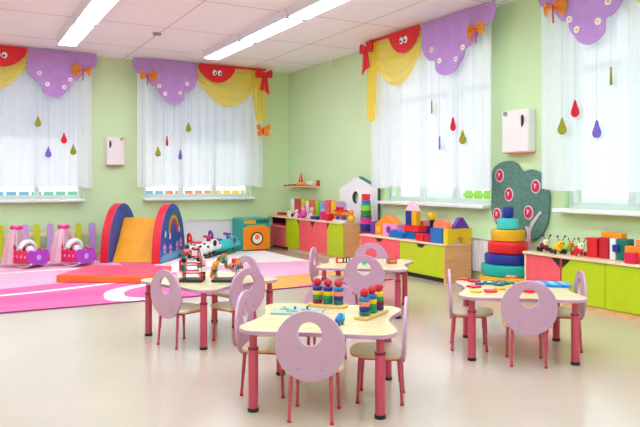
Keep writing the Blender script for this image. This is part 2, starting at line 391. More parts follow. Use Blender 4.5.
# W = cloud width, W2 = remaining width
valance('B', PV_B, 2.03, -1, 1.02, 1.40, 'the back window nearest the left edge')
_, VAL2, _ = valance('B', PV_B, 2.61, 1, 1.10, 1.32, 'the back window nearest the corner')
valance('R', PV_R, 5.54, 1, 1.33, 1.33, 'the side window above the blocks', 1.15)
valance('R', PV_R, 4.90, -1, 1.02, 1.40, 'the side window above the green cabinet')
def sheer_curtain(axis, plane, a0, a1, label, ztop=ZC-.03, zbot=1.12):
    m = MB(); n = int(abs(a1-a0)*90); A = abs(a1-a0)
    rnd = random.Random(int(a0*100)); ph = [rnd.uniform(0, 6) for _ in range(4)]
    def f(s_, r_):
        u = s_*A; w = (.014*math.sin(u*2*PI/.16+ph[0]+1.2*math.sin(u*4+ph[1]))+.004*math.sin(u*2*PI/.06+ph[2]))*(.6+.4*r_)
        a = a0+(a1-a0)*s_; z = ztop+(zbot-ztop)*r_-.012*math.sin(u*9)*r_
        return (a, plane-w, z) if axis == 'B' else (plane-w, a, z)
    m.grid(f, n, 10); o = m.build('sheer_curtain', sheer, None, flip=False); return tag(o, label, 'curtain', 'sheer curtains')
sheer_curtain('B', 11.08, -.35, 1.98, 'long white sheer curtain at the back window above the doll cots')
sheer_curtain('B', 11.08, 2.70, 4.97, 'long white sheer curtain at the back window above the white radiator')
sheer_curtain('R', 5.40, 5.69, 8.16, 'long white sheer curtain at the side window above the building blocks')
sheer_curtain('R', 5.40, 2.40, 4.97, 'long white sheer curtain at the side window above the green cabinet')
# gauze butterfly holding the yellow tail
def butterfly(loc, par):
    m = MB(); loc = Vector(loc)-par.location
    for a in (-1, 1):
        m.prism(smooth_closed([(0, 0), (a*.05, .09), (a*.13, .11), (a*.12, .02)], 4), -.006, .006, lambda u, v, w, a=a: (u, -abs(u)*.4+w, v))
        m.prism(smooth_closed([(0, 0), (a*.11, -.01), (a*.10, -.09), (a*.03, -.08)], 4), -.006, .006, lambda u, v, w, a=a: (u, -abs(u)*.4+w, v))
    w = m.build('gauze_butterfly', mat('orange_felt', (240, 130, 30), .9, .1, 50, .2), par, loc=loc); MB().ell((0, -.022, 0), .014, .014, .07).build('butterfly_body', crimson, w)
x, z = WB(263, 131, 10.93); butterfly((x, 10.95, z), VAL2)
# raindrop pendants
DROP = smooth_closed([(0, .085), (.022, .03), (.045, -.03), (.034, -.07), (0, -.085), (-.034, -.07), (-.045, -.03), (-.022, .03)], 5)
def pendant(axis, plane, px, py, m, label, rz=0.0):
    if axis == 'B': x, z = WB(px, py, plane); loc = (x, plane, z)
    else: y, z = WR(px, py, plane); loc = (plane, y, z)
    t = thing('raindrop_pendant', label, 'raindrop pendant', loc, rz+(0 if axis == 'B' else -PI/2), 'felt raindrops hanging at the windows')
    MB().prism(DROP, -.009, .009, lambda u, v, w: (u, w, v)).build('drop', m, t, bevel=.004)
    MB().rod((0, 0, .08), (0, 0, ZC-.03-loc[2]), .0022, n=6).build('thread', mat('grey_thread', (190, 190, 190), .8), t)
B1, B2, R3, R4 = 'at the back window above the doll cots', 'at the back window above the radiator', 'at the side window above the blocks', 'at the side window above the green cabinet'
pb_, pr_ = 10.995, 5.342
for a in [('B', pb_, 38, 121, olive, 'upper olive felt raindrop '+B1), ('B', pb_, 64, 138, redfelt, 'red felt raindrop '+B1), ('B', pb_, 48.3, 152, violetfelt, 'violet felt raindrop '+B1), ('B', pb_, 73.3, 149.5, olive, 'lower olive felt raindrop beside the red one '+B1),
          ('B', pb_, 188.5, 127, olive, 'upper olive felt raindrop '+B2), ('B', pb_, 167, 141, redfelt, 'narrow red felt raindrop '+B2, 1.0), ('B', pb_, 158, 151.5, olive, 'lower olive felt raindrop '+B2), ('B', pb_, 180.3, 154.5, violetfelt, 'pale violet felt raindrop '+B2, .7),
          ('R', pr_, 431.7, 107, olive, 'olive felt raindrop turned edge-on '+R3, -.62), ('R', pr_, 439.5, 143, violetfelt, 'violet felt raindrop turned edge-on '+R3, -.63), ('R', pr_, 453, 124, redfelt, 'red felt raindrop '+R3), ('R', pr_, 462.5, 137, olive, 'olive felt raindrop facing the room '+R3, .3),
          ('R', pr_, 562, 126, olive, 'lower olive felt raindrop '+R4, .2), ('R', pr_, 575, 108.5, redfelt, 'red felt raindrop '+R4), ('R', pr_, 596.7, 129, violetfelt, 'violet felt raindrop '+R4), ('R', pr_, 611, 76, olive, 'high olive felt raindrop turned edge-on '+R4, -.85)]:
    pendant(*a)

# ------------------------------------------------------------------ wall mounted air cleaners
def air_cleaner(loc, rz, w, h, label, dark_side):
    t = thing('air_purifier', label, 'air purifier', loc, rz)   # local: front faces -y
    m = MB(); out = smooth_closed([(-w/2, 0), (-w/2, -.11), (-w*.3, -.135), (w*.3, -.135), (w/2, -.11), (w/2, 0)], 1)
    m.prism(out, -h/2, h/2, lambda u, v, q: (u, v, q)); m.build('casing', mat('pinkish_white_casing', (240, 230, 232), .3, .02), t, bevel=.012)
    MB().prism(circ(dark_side*w*.30*-1, h/2-.035, .026), -.148, -.134, lambda u, v, q: (u, q, v)).build('dial', grey, t)
    MB().prism(smooth_closed([(dark_side*w*.33, h*.10), (dark_side*w*.33+.02, h*.2), (dark_side*w*.33+.012, h*.34), (dark_side*w*.33-.012, h*.34), (dark_side*w*.33-.012, h*.1)], 3), -.142, -.130, lambda u, v, q: (u, q, v)).build('vent_slot', blackp, t)
    MB().box(-w/2+.01, w/2-.01, -.11, -.002, -h/2-.012, -h/2-.001).build('bottom_grille', salmon, t)
air_cleaner((XW, 5.42, 1.765), -PI/2, .40, .47, 'white wall-mounted air purifier above the felt apple tree', 1)
air_cleaner((2.38, YB, 1.71), 0, .29, .46, 'pinkish white wall-mounted air purifier between the two back windows', -1)

# ------------------------------------------------------------------ radiators
def radiator(x0, x1, loc, rz, label):
    t = thing('radiator', label, 'radiator', loc, rz); m = MB(); L = x1-x0
    m.box(x0, x1, -.02, 0, .12, .52)
    n = int(L/.05)
    for k in range(n): c = x0+(k+.5)*L/n; m.box(c-.02, c+.02, -.03, -.0201, .13, .51)
    m.build('panel', white, t, bevel=.005); MB().box(x0, x1, -.05, -.001, .521, .533).build('top_grille', white, t)
    m = MB()
    for k in (x0+.1, x1-.1): m.box(k-.015, k+.015, -.03, -.001, 0, .119)
    m.build('support_feet', white, t)
radiator(-.62, .62, (3.95, 11.27, 0), 0, 'white panel radiator under the back window nearest the corner')
radiator(-.62, .62, (XW-.02, 6.36, 0), -PI/2, 'white radiator on the side wall behind the block cabinet')
# ------------------------------------------------------------------ coloured slat screen behind the cots
t = thing('slat_screen', 'lime and lilac wooden slat screen standing behind the doll cots', 'screen', (1.1, 11.14, 0))
MB().box(-1.25, .98, .0, .03, .36, .42).build('upper_rail', pale_beech, t); MB().box(-1.25, .98, .0, .03, .1, .16).build('lower_rail', pale_beech, t)
limep = mat('lime_slat_paint', (200, 206, 30), .45); 
for (a, b_, c) in ((-6, 3.7, limep), (12, 19, ppink), (22, 29, lilac), (34, 40, limep), (47, 54, lilac), (61, 68, ppink), (76, 82, limep), (89, 96, lilac)):
    x0, x1 = XB(a, 11.1), XB(b_, 11.1); m = MB(); m.prism([(x0-1.1, 0), (x1-1.1, 0), (x1-1.1, .53), ((x0+x1)/2-1.1, .56), (x0-1.1, .53)], -.025, -.001, lambda u, v, w: (u, w, v)); m.build('slat', c, t, bevel=.003)

# ------------------------------------------------------------------ rug
RX0, RX1, RY0, RY1 = -1.4, 4.75, 6.72, 10.75
rm = bpy.data.materials.new('pink_swirl_pile'); rm.use_nodes = True; nt = rm.node_tree; b = nt.nodes['Principled BSDF']; b.inputs['Roughness'].default_value = .95; b.inputs['Specular IOR Level'].default_value = .15
tc = nt.nodes.new('ShaderNodeTexCoord'); nz = nt.nodes.new('ShaderNodeTexNoise'); nz.inputs['Scale'].default_value = .9; nz.inputs['Detail'].default_value = 1
nt.links.new(tc.outputs['Object'], nz.inputs['Vector'])
va = nt.nodes.new('ShaderNodeVectorMath'); va.operation = 'MULTIPLY_ADD'; va.inputs[1].default_value = (.35, .35, 0); nt.links.new(nz.outputs['Color'], va.inputs[0]); nt.links.new(tc.outputs['Object'], va.inputs[2])
sx = nt.nodes.new('ShaderNodeSeparateXYZ'); nt.links.new(va.outputs[0], sx.inputs[0])
cur = None
def mixcol(prev, mask, rgb):
    m = nt.nodes.new('ShaderNodeMix'); m.data_type = 'RGBA'; nt.links.new(mask, m.inputs[0])
    if isinstance(prev, tuple): m.inputs[6].default_value = prev
    else: nt.links.new(prev, m.inputs[6])
    m.inputs[7].default_value = lin(rgb)+(1,); return m.outputs[2]
def ellmask(cx, cy, rx, ry, rot=0, inner=None):
    c_, s_ = math.cos(rot), math.sin(rot); x = math_n(nt, 'SUBTRACT', sx.outputs[0], cx+.17); y = math_n(nt, 'SUBTRACT', sx.outputs[1], cy+.17)
    u = math_n(nt, 'ADD', math_n(nt, 'MULTIPLY', x, c_), math_n(nt, 'MULTIPLY', y, s_)); v = math_n(nt, 'SUBTRACT', math_n(nt, 'MULTIPLY', y, c_), math_n(nt, 'MULTIPLY', x, s_))
    u = math_n(nt, 'POWER', math_n(nt, 'ABSOLUTE', math_n(nt, 'DIVIDE', u, rx)), 2.0); v = math_n(nt, 'POWER', math_n(nt, 'ABSOLUTE', math_n(nt, 'DIVIDE', v, ry)), 2.0)
    r = math_n(nt, 'ADD', u, v); k = math_n(nt, 'LESS_THAN', r, 1.0)
    if inner: k = math_n(nt, 'MULTIPLY', k, math_n(nt, 'GREATER_THAN', r, inner*inner))
    return k
pinkc, hot, wht, lil, ora = (236, 112, 164), (234, 102, 158), (250, 242, 238), (240, 180, 208), (246, 172, 96)
cur = lin(pinkc)+(1,)
cur = mixcol(cur, ellmask(.3, 7.3, 1.6, .22, .1), hot)
cur = mixcol(cur, ellmask(.2, 9.6, 2.0, 1.5, .1), lil)
cur = mixcol(cur, ellmask(.6, 8.6, 1.9, .95, .25, .90), wht)
cur = mixcol(cur, ellmask(4.2, 9.1, 1.7, 1.5, .2), wht)
cur = mixcol(cur, ellmask(3.8, 8.25, 1.35, .75, .15), lil)
cur = mixcol(cur, ellmask(3.3, 7.15, 1.5, .42, .12), ora)
cur = mixcol(cur, ellmask(2.15, 7.2, .85, .62, .25), wht)
cur = mixcol(cur, ellmask(2.25, 7.22, .72, .50, .25), pinkc)
fz = nt.nodes.new('ShaderNodeTexNoise'); fz.inputs['Scale'].default_value = 160; nt.links.new(tc.outputs['Object'], fz.inputs['Vector'])
bpn = nt.nodes.new('ShaderNodeBump'); bpn.inputs['Strength'].default_value = .4; bpn.inputs['Distance'].default_value = .01; nt.links.new(fz.outputs['Fac'], bpn.inputs['Height']); nt.links.new(bpn.outputs['Normal'], b.inputs['Normal'])
pm = nt.nodes.new('ShaderNodeMapping'); pm.inputs['Scale'].default_value = (1.2, 9, 1); pm.inputs['Rotation'].default_value = (0, 0, .5); nt.links.new(tc.outputs['Object'], pm.inputs['Vector'])
pn = nt.nodes.new('ShaderNodeTexNoise'); pn.inputs['Scale'].default_value = 2.2; pn.inputs['Detail'].default_value = 4; nt.links.new(pm.outputs['Vector'], pn.inputs['Vector'])
pr_n = nt.nodes.new('ShaderNodeMapRange'); pr_n.inputs['From Min'].default_value = .3; pr_n.inputs['From Max'].default_value = .7; pr_n.inputs['To Min'].default_value = .84; pr_n.inputs['To Max'].default_value = 1.08; nt.links.new(pn.outputs['Fac'], pr_n.inputs['Value'])
mm = nt.nodes.new('ShaderNodeVectorMath'); mm.operation = 'SCALE'; nt.links.new(cur, mm.inputs[0]); nt.links.new(pr_n.outputs['Result'], mm.inputs['Scale'])
nt.links.new(mm.outputs[0], b.inputs['Base Color'])
RUGZ = .014
rug = MB().box(RX0, RX1, RY0, RY1, .001, RUGZ).build('play_rug', rm, None, bevel=.004); tag(rug, 'large pink play rug with white, lilac and orange swirls', 'rug')
MB().box(RX0, RX1, RY0-.012, RY0-.001, .001, .013).build('border_binding', mat('plum_binding', (150, 60, 110), .9), rug)

# ------------------------------------------------------------------ soft play slide
def soft_slide():
    rz = math.radians(-37.2); t = thing('soft_play_slide', 'padded foam slide between two rainbow arch panels', 'soft slide', (2.28, 9.80, RUGZ+.001), rz, None)
    Ln, Hh = 1.06, .86
    def arch(x0, x1, nm):
        out = [(Ln/2-Ln/2*math.cos(PI*i/32), Hh*math.sin(PI*i/32)**.85) for i in range(33)]
        return MB().prism(out, x0, x1, lambda u, v, w: (w, u, v), 0, 1).build(nm, [bluevinyl, redvinyl], t, bevel=.012)
    arch(-.46, -.33, 'arch_panel'); rp = arch(.33, .46, 'arch_panel')
    W_ = .325
    prof = [(.10, 0), (.13, .03), (.30, .28), (.50, .62), (.56, .64), (.72, .62), (.98, .0)]
    MB().prism(prof, -W_, W_, lambda u, v, w: (w, u, v)).build('slide_wedge', yellowvinyl, t, bevel=.012)
    q = .4605
    to = lambda u, v, w: (w, u, v)
    rb = MB()
    for k, r in enumerate((.25, .21, .17, .13)):
        out = [(.56-r*math.cos(PI*i/20), .42+r*1.25*math.sin(PI*i/20)) for i in range(21)]+[(.56+(r-.035)*math.cos(PI*i/20), .42+(r-.035)*1.25*math.sin(PI*i/20)) for i in range(21)]
        rb.prism(out, q, q+.003, to, k)
    rb.build('rainbow_print', [green, orange, crimson, purple], rp)
    for (u, v) in ((.22, .40), (.40, .36), (.80, .44)):
        MB().prism(smooth_closed([(u, v+.07), (u+.03, v), (u, v-.035), (u-.03, v)], 4), q, q+.003, to).build('raindrop_print', white, rp)
    for (u, v) in ((.18, .2), (.42, .18), (.7, .2), (.86, .24)):
        m = MB()
        for a in range(5): m.prism(circ(u+.035*math.cos(a*2*PI/5+.3), v+.05*math.sin(a*2*PI/5+.3), .024, 12), q+.0004*a, q+.003+.0004*a, to)
        m.build('flower_print', pink, rp)
    MB().prism(smooth_closed([(.04, .02), (.1, .1), (.5, .13), (.9, .12), (1.0, .03), (.5, .02)], 5), q, q+.002, to).build('water_print', pb, rp)
soft_slide()
# landing mat
fl = V(56, 282.5, RUGZ); rz = math.radians(-33)
m = MB(); m.prism([(0, 0), (1.10, 0), (1.10, .98), (0, .98)], 0, .085, lambda u, v, w: (u, v, w), 0, 1)
mt = m.build('landing_mat', [pinkvinyl, orangevinyl], None, bevel=.01, loc=(fl[0], fl[1], RUGZ+.001), rz=rz); tag(mt, 'coral-topped foam mat with orange edges in front of the slide', 'mat')

# ------------------------------------------------------------------ doll cots
def doll_cot(loc, rz, label):
    t = thing('doll_cot', label, 'doll cot', loc, rz, 'canopied doll cots by the back wall')
    rk = MB()
    for y in (-.14, .14):
        pts = [(-.26+.52*i/14, y, .012+.06*((i-7)/7)**2) for i in range(15)]; rk.tube(pts, .012, 8)
    rk.build('rockers', white, t)
    MB().box(-.22, .20, -.15, .15, .075, .11).build('bed_base', magenta, t, bevel=.01)
    def board(x, h, nm, m):
        out = [(-.16, .07), (.16, .07), (.16, .07+h*.8), (.12, .07+h), (.06, .07+h*.86), (0, .07+h*1.04), (-.06, .07+h*.86), (-.12, .07+h), (-.16, .07+h*.8)]
        MB().prism(smooth_closed(out, 3), x-.011, x+.011, lambda u, v, w: (w, u, v)).build(nm, m, t)
    board(.215, .20, 'footboard', mat('orchid_purple_plastic', (168, 60, 190), .4)); board(-.235, .26, 'headboard', crimson)
    for y in (-.165, .165):
        out = [(-.22, .08), (.2, .08), (.2, .235), (.14, .27), (.08, .245), (0, .275), (-.08, .245), (-.14, .27), (-.22, .24)]
        MB().prism(smooth_closed(out, 3), y-.01, y+.01, lambda u, v, w: (u, w, v)).build('side_rail', mat('rose_plastic', (236, 40, 100), .4), t)
        m = MB()
        for k in range(4): m.prism(circ(-.15+.1*k, .17, .022, 14), y-.014, y-.0105, lambda u, v, w: (u, w, v))
        m.build('rail_print', pink, t)
    MB().prism(circ(0, .16, .04, 18), .2265, .2295, lambda u, v, w: (w, u, v)).build('board_print', lilac, t)
    MB().ell((-.13, 0, .16), .08, .12, .045).build('pillow', white, t); MB().ell((.05, 0, .14), .14, .13, .05).build('quilt', pink, t)
    MB().ell((0, 0, .25), .06, .062, .065).build('soft_doll_head', white, t)
    MB().rod((-.19, -.10, .05), (-.19, -.10, .585), .009).build('canopy_pole', white, t)
    def can(s_, r_):
        ang = .25*PI+1.5*PI*s_; R = .025+.185*r_**.55*(1+.07*math.sin(s_*50)); return (-.19+R*math.cos(ang)*1.0, -.10+R*math.sin(ang)*1.0, .57-.50*r_**1.2)
    MB().grid(can, 90, 14).build('canopy', pinkgauze, t, flip=False)
    t.scale = (.93, .93, .93)
    b = MB(); b.ell((-.21, -.15, .592), .045, .04, .032); b.ell((-.17, -.055, .59), .045, .045, .034); b.ell((-.19, -.10, .58), .035, .035, .03); b.build('canopy_bow', magenta, t)
    b = MB()
    for k in range(11): a = PI*k/10; b.ell((-.08+.02*math.sin(a), .12*math.cos(a), .25+.13*math.sin(a)), .06, .034, .036, 10, 6)
    b.build('ruffle', white, t)
x, y = V(30, 267, RUGZ); doll_cot((x, y, RUGZ), -1.1, 'pink canopied purple doll cot standing at the left edge')
x, y = V(77, 265.5, RUGZ); doll_cot((x, y, RUGZ), -1.1, 'pink canopied purple doll cot standing beside the foam slide')

# ------------------------------------------------------------------ rocking toys
def rocking_toy(loc, rz, label, body, accent, spotted):
    t = thing('rocking_animal', label, 'rocking toy', loc, rz)
    bd = MB(); bd.tube([(-.22, 0, .12), (-.16, 0, .15), (0, 0, .15), (.16, 0, .16), (.22, 0, .16)], [.06, .10, .105, .10, .05], 18)
    bo = bd.build('toy_body', body, t)
    hd = MB(); hd.ell((.25, 0, .20), .085, .085, .09); hd.ell((.32, 0, .175), .05, .06, .05); h = hd.build('head', body, t)
    for s in (-1, 1):
        MB().ell((.31, s*.055, .225), .014).build('eye', blackp, h); MB().ell((.22, s*.09, .235), .03, .014, .05).build('ear', blackp if spotted else accent, h)
    if spotted:
        for (xx, a) in ((-.12, 2.3), (-.03, 2.0), (.05, 2.4), (.1, 1.9), (-.16, 1.8), (.0, 2.8), (-.1, 3.0)):
            for sgn in (1, -1): MB().ell((xx, sgn*.103*math.sin(a), .15-.103*math.cos(a)), .022, .012, .02).build('spot', blackp, bo)
    ba = MB(); ba.tube(smooth_open([(-.16, -.06, .22), (-.17, -.055, .34), (-.175, 0, .39), (-.17, .055, .34), (-.16, .06, .22)], 5), .018, 10); ba.box(-.182, -.158, -.05, .05, .27, .30); ba.build('backrest', accent, t)
    hb = MB(); hb.rod((.14, 0, .22), (.13, 0, .32), .016); hb.rod((.13, -.1, .33), (.13, .1, .33), .022); hb.build('handlebar', accent, t)
    MB().ell((-.04, 0, .245), .09, .075, .022).build('saddle', accent, t)
    for s in (-1, 1):
        r = MB(); r.tube([(-.3+.6*i/14, s*.1, .018+.05*((i-7)/7)**2) for i in range(15)], .016, 8); r.rod((-.13, s*.1, .03), (-.13, s*.07, .11), .015); r.rod((.13, s*.1, .03), (.13, s*.07, .11), .015); r.build('rocker', blackp if spotted else dteal, t)
x, y = V(199.5, 258.5, RUGZ); rocking_toy((x, y, RUGZ), .12, 'white spotted dog rocking toy with red backrest and handlebar', white, red, True)
x, y = V(220, 254.5, RUGZ); rocking_toy((x, y, RUGZ), .12, 'turquoise animal rocking toy with purple backrest and handlebar', turq, purple, False)

# ------------------------------------------------------------------ orange and teal play house box
def playhouse():
    x0, x1 = 4.38, 4.90; y0, y1 = 10.62, 11.1; hh = .555
    t = thing('toy_kitchen_cube', 'teal toy cube with orange front and round porthole near the corner', 'toy cube', ((x0+x1)/2, y0, RUGZ+.001), 0); w = (x1-x0)/2
    MB().box(-w, w, 0, y1-y0, 0, hh).build('body', teal, t, bevel=.012)
    fr = MB().prism([(-w+.012, .02), (w-.012, .02), (w-.012, .38), (w*.55, .44), (-w*.55, .44), (-w+.012, .38)], -.022, -.001, lambda u, v, q: (u, q, v)).build('front_door', orange, t, bevel=.006)
    MB().prism(circ(0, .21, .115), -.034, -.0225, lambda u, v, q: (u, q, v)).build('porthole_rim', blackp, fr); MB().prism(circ(0, .21, .09), -.038, -.0345, lambda u, v, q: (u, q, v)).build('porthole', cream, fr)
    m = MB(); m.prism(circ(0, .235, .045), -.042, -.0385, lambda u, v, q: (u, q, v)); m.build('flame_print', salmon, fr)
    MB().box(-w+.03, -w*.1, -.018, -.001, .465, .525).build('display_panel', amber, t, bevel=.004); MB().box(w*.0, w-.03, -.012, -.001, .47, .53).build('dark_panel', dteal, t, bevel=.004)
playhouse()

# ------------------------------------------------------------------ cabinets
def notch(y, z, w, h, X, up=True):   # dark finger cut-out, a small wedge
    return MB().prism([(y-w/2, z), (y+w/2, z), (y, z-h)], X-.0035, X-.0005, lambda u, v, q: (q, u, v))
def long_cabinet():
    X0, X1, zt = 5.19, 5.51, .585
    edges = [YR(343.5, X0), YR(327, X0), YR(312.5, X0), YR(299, X0), YR(286, X0)]
    t = thing('cabinet', 'low beech cabinet with two lime and two coral doors', 'cabinet', ((X0+X1)/2, (edges[0]+edges[-1])/2, 0)); ox, oy = t.location.x, t.location.y
    MB().box(X0+.022-ox, X1-ox, edges[0]-oy, edges[-1]-oy, .05, zt-.026).build('carcass', beech, t, bevel=.002)
    MB().box(X0+.03-ox, X1-ox, edges[0]+.02-oy, edges[-1]-.02-oy, 0, .049).build('plinth', pale_beech, t)
    for k, c in enumerate((lime, coral, coral, lime)):
        d = MB().box(X0-ox, X0+.02-ox, edges[k]+.003-oy, edges[k+1]-.003-oy, .055, zt-.03).build('door', c, t, bevel=.002)
        ys = edges[k+1] if k in (0, 1) else edges[k]
        s = -1 if k in (0, 1) else 1
        yy = ys+s*.004-oy
        MB().prism([(yy, zt-.032), (yy+s*.07, zt-.032), (yy, zt-.13)], X0-.003-ox, X0-.0006-ox, lambda u, v, q: (q, u, v)).build('finger_notch', blackp, d)
    tp = MB().box(X0-.03, X1, edges[0]-.01, YB-.02, zt-.024, zt).build('worktop', pale_beech, None, bevel=.003); tag(tp, 'long pale beech worktop over the doored cabinet and corner unit', 'worktop')
    c = thing('corner_unit', 'open corner unit with coral drawer under the end of the worktop', 'cabinet', ((X0+X1)/2+.02, (edges[-1]+YB)/2, 0)); ox, oy = c.location.x, c.location.y
    cc = MB(); y0, y1 = edges[-1]+.002, YB-.03
    cc.box(X1-.02-ox, X1-ox, y0-oy, y1-oy, 0, zt-.026); cc.box(X0+.06-ox, X1-.021-ox, y1-.02-oy, y1-oy, 0, zt-.026); cc.box(X0+.06-ox, X1-.021-ox, y0-oy, y1-.021-oy, .0, .04); cc.box(X0+.06-ox, X1-.021-ox, y0-oy, y1-.021-oy, .425, .44)
    cc.build('shell', maroon, c); dr = MB().box(X0+.004-ox, X0+.30-ox, y0+.02-oy, y1-.03-oy, .045, .42).build('drawer', coral, c, bevel=.006)  # maroon colour stands in for the dark shade in the open niche
    MB().box(X0-.002-ox, X0+.0035-ox, y0+.05-oy, y1-.06-oy, .36, .37).build('drawer_groove', crimson, dr)
    return edges
LE = long_cabinet(); LZ = .586
def mid_cabinet():
    X0, X1, zt = 5.09, 5.50, .465; y0, y1 = 6.14, YR(360, 5.09); ym = YR(399.5, 5.09)
    t = thing('drawer_cabinet', 'low beech toy cabinet with one coral and one lime drawer front', 'cabinet', ((X0+X1)/2, (y0+y1)/2, 0)); ox, oy = t.location.x, t.location.y
    MB().box(X0-ox, X1-ox, y0-oy, y0+.02-oy, 0.0, zt-.025).build('side_panel', beech, t, bevel=.002); MB().box(X0-ox, X1-ox, y1-.02-oy, y1-oy, 0, zt-.025).build('side_panel', beech, t, bevel=.002)
    MB().box(X0-.01-ox, X1-ox, y0-.01-oy, y1+.01-oy, zt-.024, zt).build('top', pale_beech, t, bevel=.003)
    MB().box(X1-.015-ox, X1-ox, y0+.021-oy, y1-.021-oy, .02, zt-.026).build('back_panel', beech, t)
    MB().box(X0+.05-ox, X1-.016-ox, y0+.021-oy, y1-.021-oy, .0, .05).build('plinth', blackp, t)
    for a, b_, c in ((y0+.022, ym-.003, lime), (ym+.003, y1-.022, coral)):
        d = MB().box(X0+.004-ox, X0+.38-ox, a-oy, b_-oy, .06, zt-.03).build('drawer', c, t, bevel=.002)
        yc = (a+b_)/2; yc = YR(420.5, 5.09) if c is lime else YR(379, 5.09)
        MB().prism([(yc-.085-oy, zt-.032), (yc+.085-oy, zt-.032), (yc+.04-oy, zt-.075), (yc-.04-oy, zt-.075)], X0+.0005-ox, X0+.0035-ox, lambda u, v, q: (q, u, v)).build('finger_notch', blackp, d)
mid_cabinet(); MZ = .466
def right_cabinet():
    X0, X1, zt = 5.18, 5.51, .487; ye = 4.985; y1 = YR(561, X0); y2 = YR(605, X0); dy = y1-y2
    c = thing('cabinet', 'low beech cabinet unit with single coral door beside the giant stacking pyramid', 'cabinet', ((X0+X1)/2, (ye+y1)/2, 0)); ox, oy = c.location.x, c.location.y
    MB().box(X0-ox, X1-ox, ye-.022-oy, ye-oy, 0, zt-.026).build('side_panel', pale_beech, c, bevel=.002)
    MB().box(X0+.022-ox, X1-ox, y1+.001-oy, ye-.023-oy, .05, zt-.026).build('carcass', beech, c); MB().box(X0+.03-ox, X1-ox, y1+.001-oy, ye-.023-oy, 0, .049).build('plinth', pale_beech, c)
    d = MB().box(X0-ox, X0+.02-ox, y1+.012-oy, ye-.026-oy, .055, zt-.03).build('door', coral, c, bevel=.002)
    yy = y1+.014-oy; MB().prism([(yy, zt-.032), (yy+.10, zt-.032), (yy, zt-.12)], X0-.003-ox, X0-.0006-ox, lambda u, v, q: (q, u, v)).build('finger_notch', blackp, d)
    ylast = y1-dy*4
    g = thing('cabinet', 'low beech cabinet unit with lime doors under the rightmost window', 'cabinet', ((X0+X1)/2, (y1+ylast)/2, 0)); ox, oy = g.location.x, g.location.y
    MB().box(X0+.022-ox, X1-ox, ylast-oy, y1-oy, .05, zt-.026).build('carcass', beech, g)
    pl = MB().box(X0+.012-ox, X1-ox, ylast-oy, y1-oy, 0, .049).build('plinth', beech, g)
    for k in range(4):
        a, b_ = y1-dy*(k+1), y1-dy*k
        d = MB().box(X0-ox, X0+.02-ox, a+.003-oy, b_-(.012 if k == 0 else .003)-oy, .055, zt-.03).build('door', lime, g, bevel=.002)
        if k % 2 == 0:
            yy = b_-.014-oy; MB().prism([(yy, zt-.032), (yy-.10, zt-.032), (yy, zt-.12)], X0-.003-ox, X0-.0006-ox, lambda u, v, q: (q, u, v)).build('finger_notch', blackp, d)
        else:
            yy = a+.006-oy; MB().prism([(yy, zt-.032), (yy+.10, zt-.032), (yy, zt-.12)], X0-.003-ox, X0-.0006-ox, lambda u, v, q: (q, u, v)).build('finger_notch', blackp, d)
    tp = MB().box(X0-.02, X1, ylast, ye+.008, zt-.024, zt).build('worktop', pale_beech, None, bevel=.003); tag(tp, 'pale beech worktop over the coral and lime cabinet units', 'worktop')
right_cabinet(); RZ = .488

# ------------------------------------------------------------------ generic toys placed along the side wall
def bar(px0, px1, X, dx, z0, h, m, name, label, cat='toy block', group=None, bevel=.004):
    ya, yb = YR(px1, X), YR(px0, X); o = MB().box(0, dx, -(yb-ya)/2, (yb-ya)/2, 0, h).build(name, m, None, bevel, loc=(X, (ya+yb)/2, z0)); return tag(o, label, cat, group)
def onbase(name, label, cat, X, px, z, group=None, rz=0): return thing(name, label, cat, (X, YR(px, X), z), rz, group)
GB = 'wooden building blocks on the drawer cabinet'
bar(370.4, 374.2, 5.20, .16, MZ, .18, purple, 'building_block', 'upright purple block at the left end of the block row', group=GB)
o = bar(375, 382, 5.21, .15, MZ, .165, orange, 'building_block', 'orange cube block with yellow round front beside the pink house block', group=GB)
w = .05; MB().prism(circ(0, .08, .045), -.006, -.0005, lambda u, v, q: (q, u, v)).build('round_inlay', yellow, o)
o = bar(382.6, 396.6, 5.21, .15, MZ, .165, pink, 'building_block', 'pink house block with purple round window', group=GB)
MB().prism(circ(.02, .085, .05), -.006, -.0005, lambda u, v, q: (q, u, v)).build('round_inlay', purple, o)
ya, yb = YR(394, 5.21), YR(376, 5.21); hw = (yb-ya)/2
o = MB().prism([(-hw, 0), (hw, 0), (0, .115)], 0, .14, lambda u, v, q: (q, u, v)).build('roof_block', [orange], None, .003, loc=(5.215, (ya+yb)/2, MZ+.166)); tag(o, 'orange triangular roof block on the pink house block', 'toy block', GB)
ya, yb = YR(402, 5.13), YR(389, 5.13); hw = (yb-ya)/2
o = MB().prism([(-hw, 0), (hw, 0)]+[(hw*math.cos(PI*i/20), .11*math.sin(PI*i/20)) for i in range(1, 20)], 0, .07, lambda u, v, q: (q, u, v)).build('arch_block', blue, None, .003, loc=(5.12, (ya+yb)/2, MZ)); tag(o, 'blue half-round block lying before the pink house', 'toy block', GB)
bar(404.6, 414, 5.20, .10, MZ, .10, blue, 'building_block', 'blue cube block under the red plank of the tower', group=GB)
bar(404, 418.4, 5.17, .13, MZ+.101, .075, red, 'building_block', 'red plank block under the pink-roofed tower', group=GB)
bar(405.4, 410.6, 5.19, .07, MZ+.177, .185, navy, 'building_block', 'upright navy column block under the pink pointed roof', group=GB)
bar(411.4, 416.2, 5.19, .07, MZ+.177, .185, amber, 'building_block', 'upright amber column block under the pink pointed roof', group=GB)
ya, yb = YR(416.4, 5.19), YR(405.4, 5.19); hw = (yb-ya)/2
